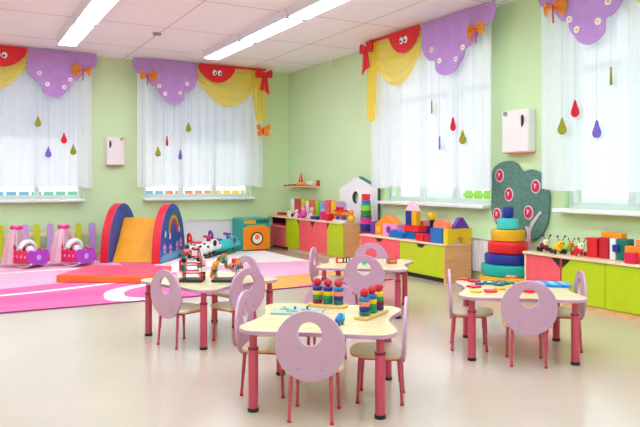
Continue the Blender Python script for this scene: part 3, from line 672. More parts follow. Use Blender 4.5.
o = MB().prism([(-hw, 0), (hw, 0), (hw*.55, .07), (.015, .12), (-.015, .12), (-hw*.55, .07)], 0, .07, lambda u, v, q: (q, u, v)).build('roof_block', ppink, None, .004, loc=(5.19, (ya+yb)/2, MZ+.363)); tag(o, 'pale pink pointed roof block on top of the tower', 'toy block', GB)
bar(415, 423, 5.10, .065, MZ, .095, red, 'building_block', 'small red cube block beside the blue cube under the plank', group=GB)
bar(424.2, 429.2, 5.10, .065, MZ, .09, crimson, 'building_block', 'small crimson cube block beside the big blue cube', group=GB)
bar(419, 426.4, 5.315, .09, MZ, .165, purple, 'building_block', 'purple upright block behind the small red cubes', group=GB)
ya, yb = YR(424.6, 5.32), YR(419, 5.32); hw = (yb-ya)/2
o = MB().prism([(-hw, 0), (hw, 0)]+[(hw*math.cos(PI*i/14), .07*math.sin(PI*i/14)) for i in range(1, 14)], 0, .09, lambda u, v, q: (q, u, v)).build('arch_block', salmon, None, .003, loc=(5.316, (ya+yb)/2, MZ+.166)); tag(o, 'small salmon half-round block on the purple upright block', 'toy block', GB)
bar(425.4, 429.4, 5.41, .08, MZ, .245, lilac, 'building_block', 'tall lilac column block behind the red cubes', group=GB)
bar(430, 434.4, 5.36, .07, MZ, .25, blackp, 'building_block', 'dark column block under the yellow drum', group=GB)
t = onbase('drum_block', 'yellow drum block on the dark column', 'toy block', 5.40, 432, MZ+.251, GB); MB().lathe([(.05, 0), (.056, .01), (.056, .08), (.05, .09)], 24).build('drum', yellow, t); MB().lathe([(.03, .0905), (.028, .1), (0, .102)], 16).build('drum_cap', amber, t)
bar(430.2, 441.6, 5.11, .16, MZ, .178, blue, 'building_block', 'big blue cube block beside the yellow arch block', group=GB)
ya, yb = YR(447.4, 5.11), YR(443.2, 5.11); hw = .188
ar = [(-hw, 0), (-.055, 0)]+[(-.055*math.cos(PI*i/14), .085*math.sin(PI*i/14)) for i in range(1, 14)]+[(.055, 0), (hw, 0), (hw, .178), (-hw, .178)]
o = MB().prism(ar, -(yb-ya)/2, (yb-ya)/2, lambda u, v, q: (u, q, v)).build('bridge_block', yellow, None, .003, loc=(5.30, (ya+yb)/2, MZ)); tag(o, 'yellow bridge block with arched opening at the right end', 'toy block', GB)
ya, yb = YR(447.6, 5.13), YR(433, 5.13); hw = (yb-ya)/2
o = MB().prism([(-hw, 0), (hw, 0)]+[(hw*math.cos(PI*i/20), .115*math.sin(PI*i/20)**.7) for i in range(1, 20)], 0, .065, lambda u, v, q: (q, u, v)).build('arch_block', salmon, None, .003, loc=(5.13, (ya+yb)/2, MZ+.179)); tag(o, 'large salmon half-round block across the blue cube and yellow bridge', 'toy block', GB)
ya, yb = YR(447.0, 5.11), YR(443.6, 5.11); hw = .125
o = MB().prism([(-hw, 0), (hw, 0), (hw*.18, .13), (-hw*.18, .13)], -(yb-ya)/2, (yb-ya)/2, lambda u, v, q: (u, q, v)).build('roof_block', purple, None, .003, loc=(5.335, (ya+yb)/2, MZ+.179)); tag(o, 'purple wedge block on top of the yellow bridge block', 'toy block', GB)
# stacking cup tower
t = onbase('stacking_cup_tower', 'tall tower of stacked colourful cups between the drawer cabinet and doored cabinet', 'stacking cups', 5.36, 366, 0)
z = 0
for (hh, r, m) in ((.17, .118, yellow), (.16, .112, orange), (.145, .104, crimson), (.11, .092, navy), (.09, .088, magenta), (.035, .085, dteal), (.07, .082, green), (.075, .080, lgreen), (.03, .074, teal), (.045, .070, blue), (.095, .066, red)):
    MB().lathe([(r*.92, z), (r*.94, z+hh*.7), (r, z+hh*.72), (r, z+hh-.002)], 28).build('cup', m, t); z += hh
# giant pyramid
t = thing('stacking_pyramid', 'giant floor-standing stacking pyramid of coloured padded rings', 'stacking pyramid', (5.25, 5.285, 0))
zs = [182+0]; 
lay = [(.292, .0, .205, amber), (.284, .208, .325, teal), (.245, .328, .435, navy), (.212, .438, .565, red), (.178, .568, .69, amber), (.115, .693, .81, turq), (.058, .813, .935, navy)]
for (r, a, b_, m) in lay:
    q = .02; MB().lathe([(r-q, a), (r-.005, a+.006), (r, a+q), (r, b_-q), (r-.005, b_-.006), (r-q, b_)], 40).build('ring' if r > .1 else 'cap', mat('vinyl_'+m.name, tuple(), .4) if False else m, t)

# ------------------------------------------------------------------ felt apple tree on the wall
def apple_tree():
    X = 5.575; pts = [(497,224),(492,212),(492,198),(492.5,187),(492.5,172),(498,164.5),(508,161),(517,163.5),(523,171),(532,169.5),(541,173),(544.5,182),(547.5,188),(550,198),(549.5,208),(548,222),(542,235),(533,240),(524,238),(508,236)]
    P = [WR(a, b_, X) for a, b_ in pts]; oy, oz = WR(522, 205, X)
    t = thing('felt_apple_tree', 'dark green felt tree with red apples on the side wall behind the pyramid', 'wall decoration', (X, oy, 0))
    MB().prism([(y-oy, z) for y, z in smooth_closed(P, 5)], -.012, .012, lambda u, v, q: (q, u, v)).build('crown', mat('green_carpet_felt', (92, 132, 120), .95, .35, 60, .6), t, bevel=.004)
    tr = [(526, 250), (531, 250), (530.5, 232), (534, 224), (541.5, 213), (540, 211), (531, 222), (528.5, 228), (526.5, 226), (525, 227), (527, 233)]
    q = [WR(a, b_, X-.02) for a, b_ in tr]; q[0] = (q[0][0], .0); q[1] = (q[1][0], .0)
    MB().prism([(y-oy, z) for y, z in q], -.022, -.0125, lambda u, v, w: (w, u, v)).build('trunk', mat('pale_pink_felt', (230, 196, 206), .9), t)
    for (a, b_) in ((499.5, 175.5), (535.5, 186.5), (508.7, 194.5), (528.3, 212.5), (497, 214.5)):
        y, z = WR(a, b_, X-.02); ap = MB().prism(circ(y-oy, z, .066, 24, .078), -.020, -.0125, lambda u, v, w: (w, u, v)).build('apple', ppink, t)
        MB().prism(circ(y-oy, z, .053, 24, .064), -.024, -.0205, lambda u, v, w: (w, u, v)).build('apple_skin', mat('apple_red_felt', (206, 46, 84), .9, .2, 30), ap)
        MB().prism(smooth_closed([(y-oy-.02, z+.02), (y-oy+.02, z+.034), (y-oy+.012, z+.01), (y-oy+.018, z-.02), (y-oy, z-.008), (y-oy-.005, z+.012)], 4), -.027, -.0245, lambda u, v, w: (w, u, v)).build('swirl_patch', ppink, ap)  # pale swirl, part of the felt apple's own design
apple_tree()
# white house shaped panel
def house_panel():
    X = 5.555; y0 = 8.20; y1 = YR(341, X); P = [(y0, 0), (y0, 1.10), (YR(358, X)-.04, 1.27), (YR(358, X)+.04, 1.27), (y1, 1.09), (y1, 0)]
    cy, cz = WR(357, 197.5, X); r = .095; t = thing('playhouse_facade', 'white house-shaped wooden panel with a round hole behind the worktop', 'play panel', (X, (y0+y1)/2, 0)); oy = (y0+y1)/2
    # panel with a hole: stitch outline to hole by angle
    n = 60; outer = []; inner = circ(cy, cz, r, n)
    def hit(a):
        best = 1e9; dx, dy = math.cos(a), math.sin(a)
        for i in range(len(P)):
            p, q = P[i], P[(i+1) % len(P)]; ex, ey = q[0]-p[0], q[1]-p[1]; den = dx*ey-dy*ex
            if abs(den) < 1e-9: continue
            tt = ((p[0]-cy)*ey-(p[1]-cz)*ex)/den; s_ = ((p[0]-cy)*dy-(p[1]-cz)*dx)/den
            if tt > 0 and -1e-6 <= s_ <= 1+1e-6: best = min(best, tt)
        return (cy+dx*best, cz+dy*best)
    ang = sorted([2*PI*i/n for i in range(n)]+[math.atan2(p[1]-cz, p[0]-cy) % (2*PI) for p in P]); N = len(ang)
    outer = [hit(a) for a in ang]; inner = [(cy+r*math.cos(a), cz+r*math.sin(a)) for a in ang]
    m = MB(); vs = []; fs = []; ms = []
    for x in (-.025, .025): vs += [(x, u-oy, v) for u, v in outer]+[(x, u-oy, v) for u, v in inner]
    for i in range(N):
        j = (i+1) % N
        m_ = [((i, j, N+j, N+i), 0), ((2*N+i, 2*N+j, 3*N+j, 3*N+i), 0), ((i, j, 2*N+j, 2*N+i), 1), ((N+i, N+j, 3*N+j, 3*N+i), 1)]
        for f_, k in m_: fs.append(f_); ms.append(k)
    o0 = len(m.v); m.v += vs; m.f += fs; m.m += ms
    m.build('facade', [white, mat('dark_green_edge', (70, 92, 84), .5)], t)
    MB().prism([(YR(361, X)-oy, 1.262), (y0-.005-oy, 1.105), (y0+.02-oy, 1.13), (YR(361, X)+.02-oy, 1.285)], -.03, .03, lambda u, v, q: (q, u, v)).build('roof_trim', dteal, t)
house_panel()

# ------------------------------------------------------------------ things on the long worktop
GF = 'upright books against the side wall'
for (a, b_, h, m, lab) in ((291.6, 293.6, .30, white, 'thin white book at the left end of the upright row'), (294.4, 300.2, .32, mat('brick_red_cover', (206, 66, 50), .5), 'thick brick red book standing on the worktop'), (300.9, 304.6, .31, lime, 'lime book beside the thick brick red book'),
        (305.6, 308.4, .28, white, 'white book between lime and salmon books'), (309, 314, .31, mat('rose_red_cover', (222, 92, 88), .5), 'rose red book in the middle of the upright row'), (314.8, 318.6, .30, lgreen, 'bright green book beside the rose red book'),
        (320, 323.6, .28, pb, 'pale blue book in the upright row'), (325, 329.2, .32, coral, 'coral book right of the pale blue book'), (331, 335.4, .31, yellow, 'yellow book behind the toy shop stand'), (336.4, 338, .30, lilac, 'thin lilac book at the right end of the upright row')):
    o = bar(a, b_, 5.38, .12, LZ, h, m, 'book', lab, 'book', GF, .002)
    L = (YR(a, 5.38)-YR(b_, 5.38))/2; MB().box(.004, .116, -L*.55, L*.55, h+.0004, h+.003).build('page_block', cream, o)
bar(277, 283, 5.36, .08, LZ, .05, red, 'toy_box', 'small red box alone at the corner end of the worktop', 'toy box')
bar(287.4, 290.4, 5.26, .06, LZ, .10, cream, 'toy_box', 'small cream box at the left of the toys', 'toy box')
bar(291, 294.6, 5.26, .06, LZ, .055, blackp, 'toy_box', 'small black box beside the cream box', 'toy box')
def soft_toy(px, X, label, body, head, s=1.0):
    t = onbase('doll', label, 'doll', X, px, LZ); MB().ell((0, 0, .055*s), .05*s, .06*s, .055*s).build('body', body, t); h = MB().ell((-.005, 0, .145*s), .042*s, .045*s, .042*s).build('head', head, t)
    for y in (-1, 1):
        MB().ell((-.042*s, y*.016*s, .15*s), .006*s, nu=8, nv=6).build('eye', blackp, h); MB().ell((0, y*.04*s, .18*s), .018*s, .018*s, .022*s, 10, 8).build('ear', body, h)
        MB().rod((-.01, y*.05*s, .09*s), (-.04*s, y*.075*s, .04*s), .016*s, .013*s).build('arm', body, t); MB().rod((-.02, y*.03*s, .02*s), (-.085*s, y*.04*s, .018*s), .018*s).build('leg', body, t)
soft_toy(303.6, 5.28, 'magenta soft toy sitting on the worktop', mat('orchid_plush', (232, 80, 180), .9), pink, 1.05)
soft_toy(297, 5.26, 'small pale pink doll left of the magenta toy', ppink, cream, .72)
soft_toy(311.8, 5.30, 'peach-faced doll right of the magenta toy', ppink, mat('peach_face', (246, 190, 160), .6), .95)
bar(310.4, 316.4, 5.215, .06, LZ, .05, navy, 'toy_box', 'small navy box in front of the peach-faced doll', 'toy box')
t = onbase('toy_bucket', 'magenta toy bucket on the worktop', 'bucket', 5.305, 322.7, LZ); MB().lathe([(.04, 0), (.055, .12), (.06, .122), (.06, .13), (.052, .13), (.05, .12), (.036, .01), (0, .01)], 24).build('pail', magenta, t); MB().tube([(0, -.057*math.cos(PI*i/12), .125+.05*math.sin(PI*i/12)) for i in range(13)], .004, 6).build('handle', white, t)
t = onbase('toy_basket', 'red toy basket beside the magenta bucket', 'basket', 5.25, 329.6, LZ); MB().prism([(-.05, 0), (.05, 0), (.06, .11), (-.06, .11)], -.055, .055, lambda u, v, q: (q, u, v)).build('crate', red, t, bevel=.006); MB().box(-.04, .04, -.045, .045, .1105, .125).build('filling', salmon, t)
# toy shop stand
t = onbase('toy_shop_stand', 'red and white toy shop stand with two coloured shelves', 'toy stand', 5.27, 340.4, LZ); L = .155
for z, m in ((.012, white), (.085, red), (.16, red)): MB().box(-.05, .07, -L, L, z, z+.022).build('shelf', m, t, bevel=.003)
for y in (-L+.008, 0, L-.008): MB().box(.0705, .078, y-.008, y+.008, 0, .22).build('post', white, t)
MB().box(-.05, .0, -L, L, .0, .0115).build('foot', white, t)
for k, (z, y, m) in enumerate(((.0345, -.1, blue), (.0345, -.03, pb), (.0345, .08, blue), (.1075, -.1, yellow), (.1075, -.03, orange), (.1075, .05, amber), (.1075, .11, orange), (.1825, .07, crimson), (.1825, -.02, red))):
    o = MB().box(-.03, .03, -.026, .026, 0, .045).build('toy_carton', m, None, .004, loc=(5.275, t.location.y+y, LZ+z)); 
    tag(o, ('right-hand blue carton on the lowest shelf of the toy shop stand', 'pale blue carton between the blue ones on the toy shop stand', 'left-hand blue carton on the lowest shelf of the toy shop stand', 'yellow carton on the middle shelf of the toy shop stand', 'orange carton beside the yellow one on the toy shop stand', 'amber carton on the middle shelf of the toy shop stand', 'orange carton at the left end of the toy shop stand', 'crimson carton on the top shelf of the toy shop stand', 'bright red carton on the top shelf of the toy shop stand')[k], 'toy carton', 'cartons on the toy shop stand')
# yellow duck
t = onbase('toy_duck', 'yellow and orange toy duck at the right end of the worktop', 'toy duck', 5.32, 351.4, LZ); MB().ell((0, 0, .06), .055, .075, .06).build('body', yellow, t); h = MB().ell((-.01, 0, .15), .048, .048, .048).build('head', orange, t); MB().ell((-.058, 0, .145), .02, .02, .009).build('beak', red, h)
for y in (-.02, .02): MB().ell((-.05, y, .168), .007, nu=8, nv=6).build('eye', blackp, h)
MB().ell((-.01, .07, .07), .03, .012, .03).build('wing', orange, t)

# ------------------------------------------------------------------ wall shelf with small toys
y0, y1 = YR(314, 5.48), YR(287.5, 5.48); z0 = 1.13
t = thing('wall_shelf', 'small pale coral shelf with red edge on the side wall near the corner', 'shelf', (5.599, (y0+y1)/2, z0)); L = (y1-y0)/2
MB().box(-.2, 0, -L, L, -.02, 0).build('board', mat('pale_coral_board', (250, 190, 170), .4), t, bevel=.003); MB().box(-.2, -.185, -L, L, .0005, .018).build('front_lip', red, t); MB().box(-.06, 0, -L, -L+.03, .001, .10).build('end_board', mat('brick_red_cover', (206, 66, 50), .5), t, bevel=.004)
SZ = z0+.001
t = onbase('toy_sailboat', 'toy boat with red sail on the wall shelf', 'toy boat', 5.47, 300.6, SZ)
MB().prism([(-.12, .06), (.12, .06), (.08, 0), (-.07, 0)], -.035, .035, lambda u, v, w: (w, u, v)).build('hull', yellow, t, bevel=.003); MB().rod((0, 0, .061), (0, 0, .27), .005).build('mast', white, t)
MB().prism([(-.008, .065), (-.008, .26), (-.10, .065)], -.003, .003, lambda u, v, w: (w, u, v)).build('sail', red, t); MB().prism([(.008, .065), (.008, .22), (.08, .065)], -.003, .003, lambda u, v, w: (w, u, v)).build('jib', crimson, t)
for px, m, lab in ((290, dteal, 'tiny dark teal toy car at the corner end of the wall shelf'), (294.3, navy, 'tiny navy toy car next along the wall shelf')):
    t = onbase('toy_car', lab, 'toy car', 5.43, px, SZ); MB().box(-.02, .02, -.03, .03, .008, .03).build('body', m, t, bevel=.004); MB().box(-.016, .016, -.016, .016, .0305, .046).build('cabin', white, t, bevel=.003)
    for yy in (-.018, .018): MB().rod((-.023, yy, .0105), (.023, yy, .0105), .010).build('wheels', blackp, t)
t = onbase('toy_bus', 'white toy bus at the right end of the wall shelf', 'toy bus', 5.47, 309.3, SZ); MB().box(-.03, .03, -.065, .065, .012, .085).build('body', white, t, bevel=.008)
for yy in (-.04, .04): MB().rod((-.032, yy, .015), (.032, yy, .015), .014).build('wheels', blackp, t)

# ------------------------------------------------------------------ toys on the right-hand cabinet
GR = 'wooden blocks on the lime cabinet'
def pull_bug(px, X, label, body, head, wheels, s=1.0, spots=None):
    t = onbase('pull_along_bug', label, 'toy bug', X, px, RZ, None, -PI/2-.45)
    for xx in (-.035, .035):
        for sg in (-1, 1): MB().rod((xx*s, sg*.034*s, .02*s), (xx*s, sg*.046*s, .02*s), .02*s, n=16).build('wheel', wheels, t)
    bo = MB().ell((0, 0, .052*s), .058*s, .034*s, .036*s).build('body', body, t)
    h = MB().ell((.055*s, 0, .088*s), .030*s).build('head', head, t)
    for sg in (-1, 1):
        MB().rod((.058*s, sg*.012*s, .112*s), (.066*s, sg*.03*s, .145*s), .003*s, n=6).build('antenna', blackp, h); MB().ell((.067*s, sg*.031*s, .149*s), .009*s, nu=10, nv=8).build('antenna_tip', wheels, h); MB().ell((.081*s, sg*.011*s, .094*s), .006*s, nu=8, nv=6).build('eye', blackp, h)
    if spots:
        for (a, b_) in ((-.03, .6), (.0, -.6), (.02, .7), (-.02, -.9), (-.005, .1)): MB().ell((a*s, .034*s*math.sin(b_)*.95, .052*s+.036*s*math.cos(b_)*.97), .009*s, .009*s, .005*s, 10, 6).build('spot', spots, bo)
pull_bug(544, 5.32, 'maroon pull-along bug toy next to the felt tree', maroon, cream, blackp, 1.15, ppink)
pull_bug(558, 5.27, 'yellow-headed pull-along bug toy second from the felt tree', yellow, yellow, blackp, 1.2, None)
pull_bug(568.6, 5.42, 'lime pull-along bug toy with orange head', lgreen, orange, dteal, 1.0, None)
pull_bug(578.5, 5.30, 'red pull-along bug toy beside the upright red block', red, cream, crimson, 1.15, blackp)
bar(586.6, 596.6, 5.30, .10, RZ, .185, red, 'building_block', 'upright red block nearest the bug toys', group=GR)
bar(599, 608.4, 5.31, .10, RZ, .195, crimson, 'building_block', 'upright crimson block under the orange lintel', group=GR)
bar(609.6, 615.4, 5.31, .09, RZ, .195, white, 'building_block', 'upright white block between crimson and teal blocks', group=GR)
o = bar(616.4, 627, 5.31, .10, RZ, .195, dteal, 'building_block', 'upright teal block with blue square inlay', group=GR)
MB().box(-.02, -.0006, .02, .085, .075, .14).build('square_inlay', navy, o, .003)
bar(601, 621.5, 5.32, .08, RZ+.196, .05, orange, 'building_block', 'orange lintel block across the crimson and teal blocks', group=GR)
bar(624.6, 648, 5.24, .06, RZ, .145, orange, 'building_block', 'wide orange block at the right edge', group=GR)
bar(635.6, 650, 5.245, .05, RZ+.146, .06, salmon, 'building_block', 'salmon block on top of the wide orange block', group=GR)
bar(624, 634.6, 5.17, .06, RZ, .095, mat('raspberry_paint', (224, 30, 76), .35), 'building_block', 'raspberry cube block in front of the wide orange block', group=GR)

# ------------------------------------------------------------------ tables
TZ = .436
def table_outline(h=.418, r=.12, dent=.055):
    pts = []
    def side(p, q, d):
        for i in range(1, 12):
            t_ = i/12; x = p[0]+(q[0]-p[0])*t_; y = p[1]+(q[1]-p[1])*t_; nx, ny = -(q[1]-p[1]), q[0]-p[0]; l = math.hypot(nx, ny)
            k = d*(math.sin(PI*t_)**1.5); pts.append((x+nx/l*k, y+ny/l*k))
    def corner(cx, cy, a0):
        for i in range(9): a = a0+PI/2*i/8; pts.append((cx+r*math.cos(a), cy+r*math.sin(a)))
    c = h-r
    corner(c, -c, -PI/2); side((h, -c), (h, c), dent); corner(c, c, 0); side((c, h), (-c, h), .012); corner(-c, c, PI/2); side((-h, c), (-h, -c), dent); corner(-c, -c, PI); side((-c, -h), (c, -h), .012)
    return [(x, y*.965) for x, y in pts]
def make_table(loc, rz, label):
    t = thing('childrens_table', label, 'table', (loc[0], loc[1], 0), rz, 'low square tables with pink legs')
    MB().prism(table_outline(), TZ-.024, TZ, lambda u, v, w: (u, v, w), 0, 1).build('tabletop', [birch, mauve], t, bevel=.004)
    for sx_ in (-1, 1):
        for sy_ in (-1, 1):
            x, y = sx_*.332, sy_*.335
            l = MB().lathe([(.0265, .02), (.0265, .322), (.0205, .323), (.0205, TZ-.03), (.04, TZ-.029), (.04, TZ-.0245)], 20, (x, y, 0)).build('leg', pinktube, t)
            MB().lathe([(.029, 0), (.029, .0195)], 20, (x, y, 0)).build('foot', blackp, l); MB().lathe([(.0215, .324), (.0285, .3235), (.0285, .335), (.0215, .336)], 20, (x, y, 0)).build('collar', maroon, l)
    return t
def v2(p): return Vector((p[0], p[1]))
def ang(v): return math.atan2(v.y, v.x)
fl_, fr_, bl_ = v2(V(253, 412)), v2(V(380, 419)), v2(V(275.6, 374))
TF = ((fr_+bl_)/2+Vector((.016, -.006)), ang(fr_-fl_))
a_, b__, c_ = v2(V(206, 349)), v2(V(150, 335)), v2(V(212.5, 322))
TL = ((a_+c_)/2, ang(a_-b__)); TL = (TL[0], TL[1])
rf, rb_ = v2(V(398.5, 318)), v2(V(405, 305)); dv = (rb_-rf).normalized(); pn = Vector((-dv.y, dv.x))
TM = ((rf+rb_)/2+pn*.335, ang(dv)-PI/2)
q1, q2, q3, q4 = v2(V(471.3, 360.8)), v2(V(576, 365.3)), v2(V(463.4, 336.7)), v2(V(552, 340))
TR = ((q1+q2+q3+q4)/4+Vector((.012, -.007)), ang((q2-q1)+(q4-q3)))
make_table(TF[0], TF[1], 'low table nearest the camera with three-peg stackers on it')
make_table(TL[0], TL[1], 'low table by the pink rug carrying two bead mazes')
make_table(TM[0], TM[1], 'low table in the middle in front of the drawer cabinet')
make_table(TR[0], TR[1], 'low table on the right covered with puzzle pieces')
# ------------------------------------------------------------------ chairs (facing local +y)
def make_chair(label):
    t = thing('childrens_chair', label, 'chair', (0, 0, 0), 0, 'small mauve round-backed chairs')
    seat = smooth_closed([(-.13, -.12), (.13, -.12), (.155, 0), (.13, .13), (0, .165), (-.13, .13), (-.155, 0)], 6)
    MB().prism(seat, .256, .272, lambda u, v, w: (u, v, w), 0, 1).build('seat', [wood('pale_seat_veneer', (236, 224, 200), (244, 234, 214), .28), beech], t, bevel=.004)
    fr = MB(); fr.tube([(-.10, -.11, .245), (.10, -.11, .245), (.105, .10, .245), (-.105, .10, .245)], .010, 8, 0, True); fr.build('seat_frame', pinktube, t)
    for (x, y, x2, y2) in ((-.10, -.11, -.108, -.128), (.10, -.11, .108, -.128), (-.105, .10, -.112, .112), (.105, .10, .112, .112)):
        m = MB(); mx_, my_ = x+(x2-x)*.5, y+(y2-y)*.5
        m.rod((mx_, my_, .125), (x, y, .246), .0108, n=12); m.rod((x2, y2, .012), (mx_, my_, .13), .0085, n=12)
        l = m.build('leg', pinktube, t); MB().lathe([(.0108, 0), (.0108, .013)], 12, (x2, y2, 0)).build('foot', crimson, l)
    # round backrest with a round hole, leaning back a little
    R, hr, hz, tilt, thk, n = .178, .060, .062, math.radians(2.5), .009, 64
    m = MB(); vs = []
    def P3(u, v, w):
        return (u, -.140+w*math.cos(tilt)-v*math.sin(tilt),   .387+v*math.cos(tilt)+w*math.sin(tilt))
    for w in (-thk, thk):
        vs += [P3(R*math.cos(2*PI*i/n), R*math.sin(2*PI*i/n), w) for i in range(n)]
        vs += [P3(hr*math.cos(2*PI*i/n), hz+hr*math.sin(2*PI*i/n), w) for i in range(n)]
    fs = []
    for i in range(n):
        j = (i+1) % n; fs += [(i, j, n+j, n+i), (2*n+i, 2*n+j, 3*n+j, 3*n+i), (i, j, 2*n+j, 2*n+i), (n+i, n+j, 3*n+j, 3*n+i)]
    m.add(vs, fs); bk = m.build('backrest', mauve, t, bevel=.003)
    for x in (-.06, .06):
        MB().rod(P3(x, -.115, -thk-.0035), P3(x, -.115, -thk-.0003), .006, n=10).build('screw', grey, bk)
    return t
CH = []
proto_c = None
def chair(px, py, face, label, scale=None, back=0):
    """px,py : floor pixel under the backrest; face : heading of local +y"""
    global proto_c
    x, y = V(px, py); rz = face-PI/2; fx, fy = math.cos(face), math.sin(face); loc = (x+fx*(.14-back), y+fy*(.14-back), 0)
    if proto_c is None: proto_c = make_chair(label); proto_c.location = loc; proto_c.rotation_euler.z = rz
    else: copy_thing(proto_c, loc, rz, label, scale)
def toward(px, py, c): p = v2(V(px, py)); return ang(c-p)
chair(310, 424.5, TF[1]+PI/2, 'mauve round-backed chair nearest the camera, its back to us')
chair(244.5, 389.5, TF[1], 'mauve chair on the left side of the nearest table, seen edge-on')
chair(405, 399, TF[1]+PI, 'mauve chair on the right side of the nearest table, seen edge-on')
chair(330, 358, TF[1]-PI/2, 'mauve chair on the far side of the nearest table behind the stackers', (1, 1, .93))
chair(171.5, 346, TL[1]+PI/2, 'mauve chair left of the bead maze table, its back to us', None, .05)
chair(242, 342, TL[1]+PI, 'mauve chair right of the bead maze table, its back turned to the nearest table', None, .06)
chair(246, 321, TL[1]-PI/2, 'mauve chair on the far side of the bead maze table, half hidden')
chair(364, 320, TM[1]+PI/2, 'mauve chair at the near side of the middle table, its back to us')
chair(371, 297, TM[1]-PI/2, 'mauve chair at the far side of the middle table before the coral drawer')
chair(317, 305, TM[1], 'mauve chair at the left end of the middle table, seen edge-on', None, .03)
chair(529, 368, TR[1]+PI/2, 'mauve chair at the near side of the puzzle table, its back to us')
chair(450, 346.7, TR[1], 'mauve chair on the left side of the puzzle table, seen edge-on')
chair(580, 349, TR[1]+PI, 'mauve chair on the right side of the puzzle table in front of the lime doors')

# ------------------------------------------------------------------ things on the nearest table
TZ1 = TZ+.0005
def peg_stacker(p0, p1, label, stacks):
    """p0,p1: pixel places of the end pegs on the table top"""
    a, b_ = v2(V(*p0, TZ)), v2(V(*p1, TZ)); c = (a+b_)/2; L = (b_-a).length
    t = thing('peg_stacker', label, 'stacking toy', (c.x, c.y, TZ1), ang(b_-a), 'three-peg wooden stackers')
    MB().box(-L/2-.05, L/2+.05, -.042, .042, 0, .018).build('base_board', wood('honey_wood', (222, 176, 96), (236, 196, 120)), t, bevel=.004)
    for k, st in enumerate(stacks):
        x = -L/2+L*k/2; z = .0185
        pg = MB().rod((x, 0, .0185), (x, 0, .140), .006).build('peg', beech, t)
        for m in st:
            MB().lathe([(.008, 0), (.026, 0), (.030, .004), (.031, .021), (.026, .0255), (.008, .0255)], 24, (x, 0, z)).build('disc', m, pg); z += .0262
        MB().ell((x, 0, z+.024), .025, nu=18, nv=12).build('ball', crimson, pg)
peg_stacker((317.5, 306), (338.5, 307.5), 'wooden three-peg stacker with coloured discs, farther left on the nearest table', [(maroon, green, yellow, navy), (dteal, green, yellow, navy), (dteal, navy, salmon, blue)])
peg_stacker((364.5, 319), (378.5, 313), 'wooden three-peg stacker with coloured discs, near the right edge of the nearest table', [(dteal, navy, salmon, blue), (green, green, yellow, blue), (navy, maroon, green, yellow)])
p = [v2(V(a, b_, TZ)) for a, b_ in ((265, 316.5), (318, 318), (329, 308.5), (280, 306.5))]; c = sum(p, Vector((0, 0)))/4; rz = ang((p[1]-p[0])+(p[2]-p[3])); 
t = thing('puzzle_board', 'grey-green picture puzzle board lying on the nearest table', 'puzzle board', (c.x, c.y, TZ1), rz)
MB().box(-.145, .145, -.09, .09, 0, .010).build('tray', mat('grey_green_board', (168, 184, 172), .4), t, bevel=.003)
m = MB()
for k, (x, y, r) in enumerate(((-.09, .03, .03), (-.03, -.03, .034), (.04, .03, .03), (.1, -.02, .03))): m.prism(circ(x, y, r, 7), .0102, .0135, lambda u, v, w: (u, v, w))
m.build('inset_pieces', mat('sage_pieces', (120, 160, 140), .5, .4, 20), t)
for (x, y, m) in ((-.02, .01, blue), (.05, .03, dteal), (-.09, .03, cream)): MB().lathe([(.006, .0137), (.006, .026), (.009, .030), (0, .034)], 12, (x, y, 0)).build('knob', m, t)
c = V(339, 325, TZ); t = thing('toy_elephant', 'small blue toy elephant on the nearest table', 'toy animal', (c[0], c[1], TZ1), .5)
MB().ell((0, 0, .03), .028, .02, .02).build('body', blue, t); h = MB().ell((.027, 0, .042), .017).build('head', blue, t); MB().tube([(.04, 0, .04), (.052, 0, .03), (.052, 0, .012)], [.007, .006, .004], 8).build('trunk', blue, h)
for s in (-1, 1): MB().ell((.022, s*.017, .045), .012, .004, .014).build('ear', turq, h)
for x in (-.016, .016):
    for s in (-1, 1): MB().rod((x, s*.011, 0), (x, s*.011, .022), .007).build('leg', dteal, t)

# ------------------------------------------------------------------ bead mazes
def bead_maze(px0, px1, py, hgt, label, seed, cols, big):
    a, b_ = v2(V(px0, py, TZ)), v2(V(px1, py, TZ)); c = (a+b_)/2; L = (b_-a).length; rnd = random.Random(seed)
    t = thing('bead_maze', label, 'bead maze', (c.x, c.y, TZ1), ang(b_-a)); W = .085
    MB().box(-L/2, L/2, -W, W, 0, .018).build('base_board', blackp, t, bevel=.004)
    for k in range(7):
        y = -W*.75+W*1.5*k/6; x0, x1 = -L*.42+rnd.uniform(-.01, .01), L*.42+rnd.uniform(-.01, .01); hh = hgt*(.75+.3*rnd.random())
        if big == 'frame':
            pts = [(x0, y, .018), (x0, y, hh*.6), (x0*.6, y, hh), (0, y*.8, hh*.82), (x1*.55, y, hh*1.0), (x1, y, hh*.55), (x1, y, .018)]
        else:
            pts = [(x0, y, .018), (x0*1.1, y, hh*.45), (x0*.4, y, hh*.9), (x1*.2, y*.5, hh*.55), (x1*.9, y, hh*.75), (x1*1.1, y, hh*.35), (x1*.8, y, .018)]
        sp = smooth_open(pts, 8); wi = MB().tube(sp, .0035, 6).build('wire', (red if big == 'frame' and k % 2 == 0 else grey if k % 2 else dteal), t)
        for q in range(13):
            p = sp[int(rnd.uniform(.04, .96)*(len(sp)-1))]; r = rnd.uniform(.011, .019)
            m = MB()
            if q % 3 == 2: m.box(p[0]-r, p[0]+r, p[1]-r, p[1]+r, p[2]-r, p[2]+r)
            else: m.ell(p, r, nu=12, nv=8)
            m.build('bead', cols[rnd.randrange(len(cols))], wi)
    if big == 'frame':
        for z in (.07, .13):
            m = MB(); m.tube([(-L*.46, -W*.85, z), (L*.46, -W*.85, z), (L*.46, W*.85, z), (-L*.46, W*.85, z)], .006, 6, 0, True); m.build('frame_ring', red, t)
        for x in (-L*.46, L*.46):
            for y in (-W*.85, W*.85): MB().rod((x, y, .0185), (x, y, .17), .006).build('upright', crimson, t)
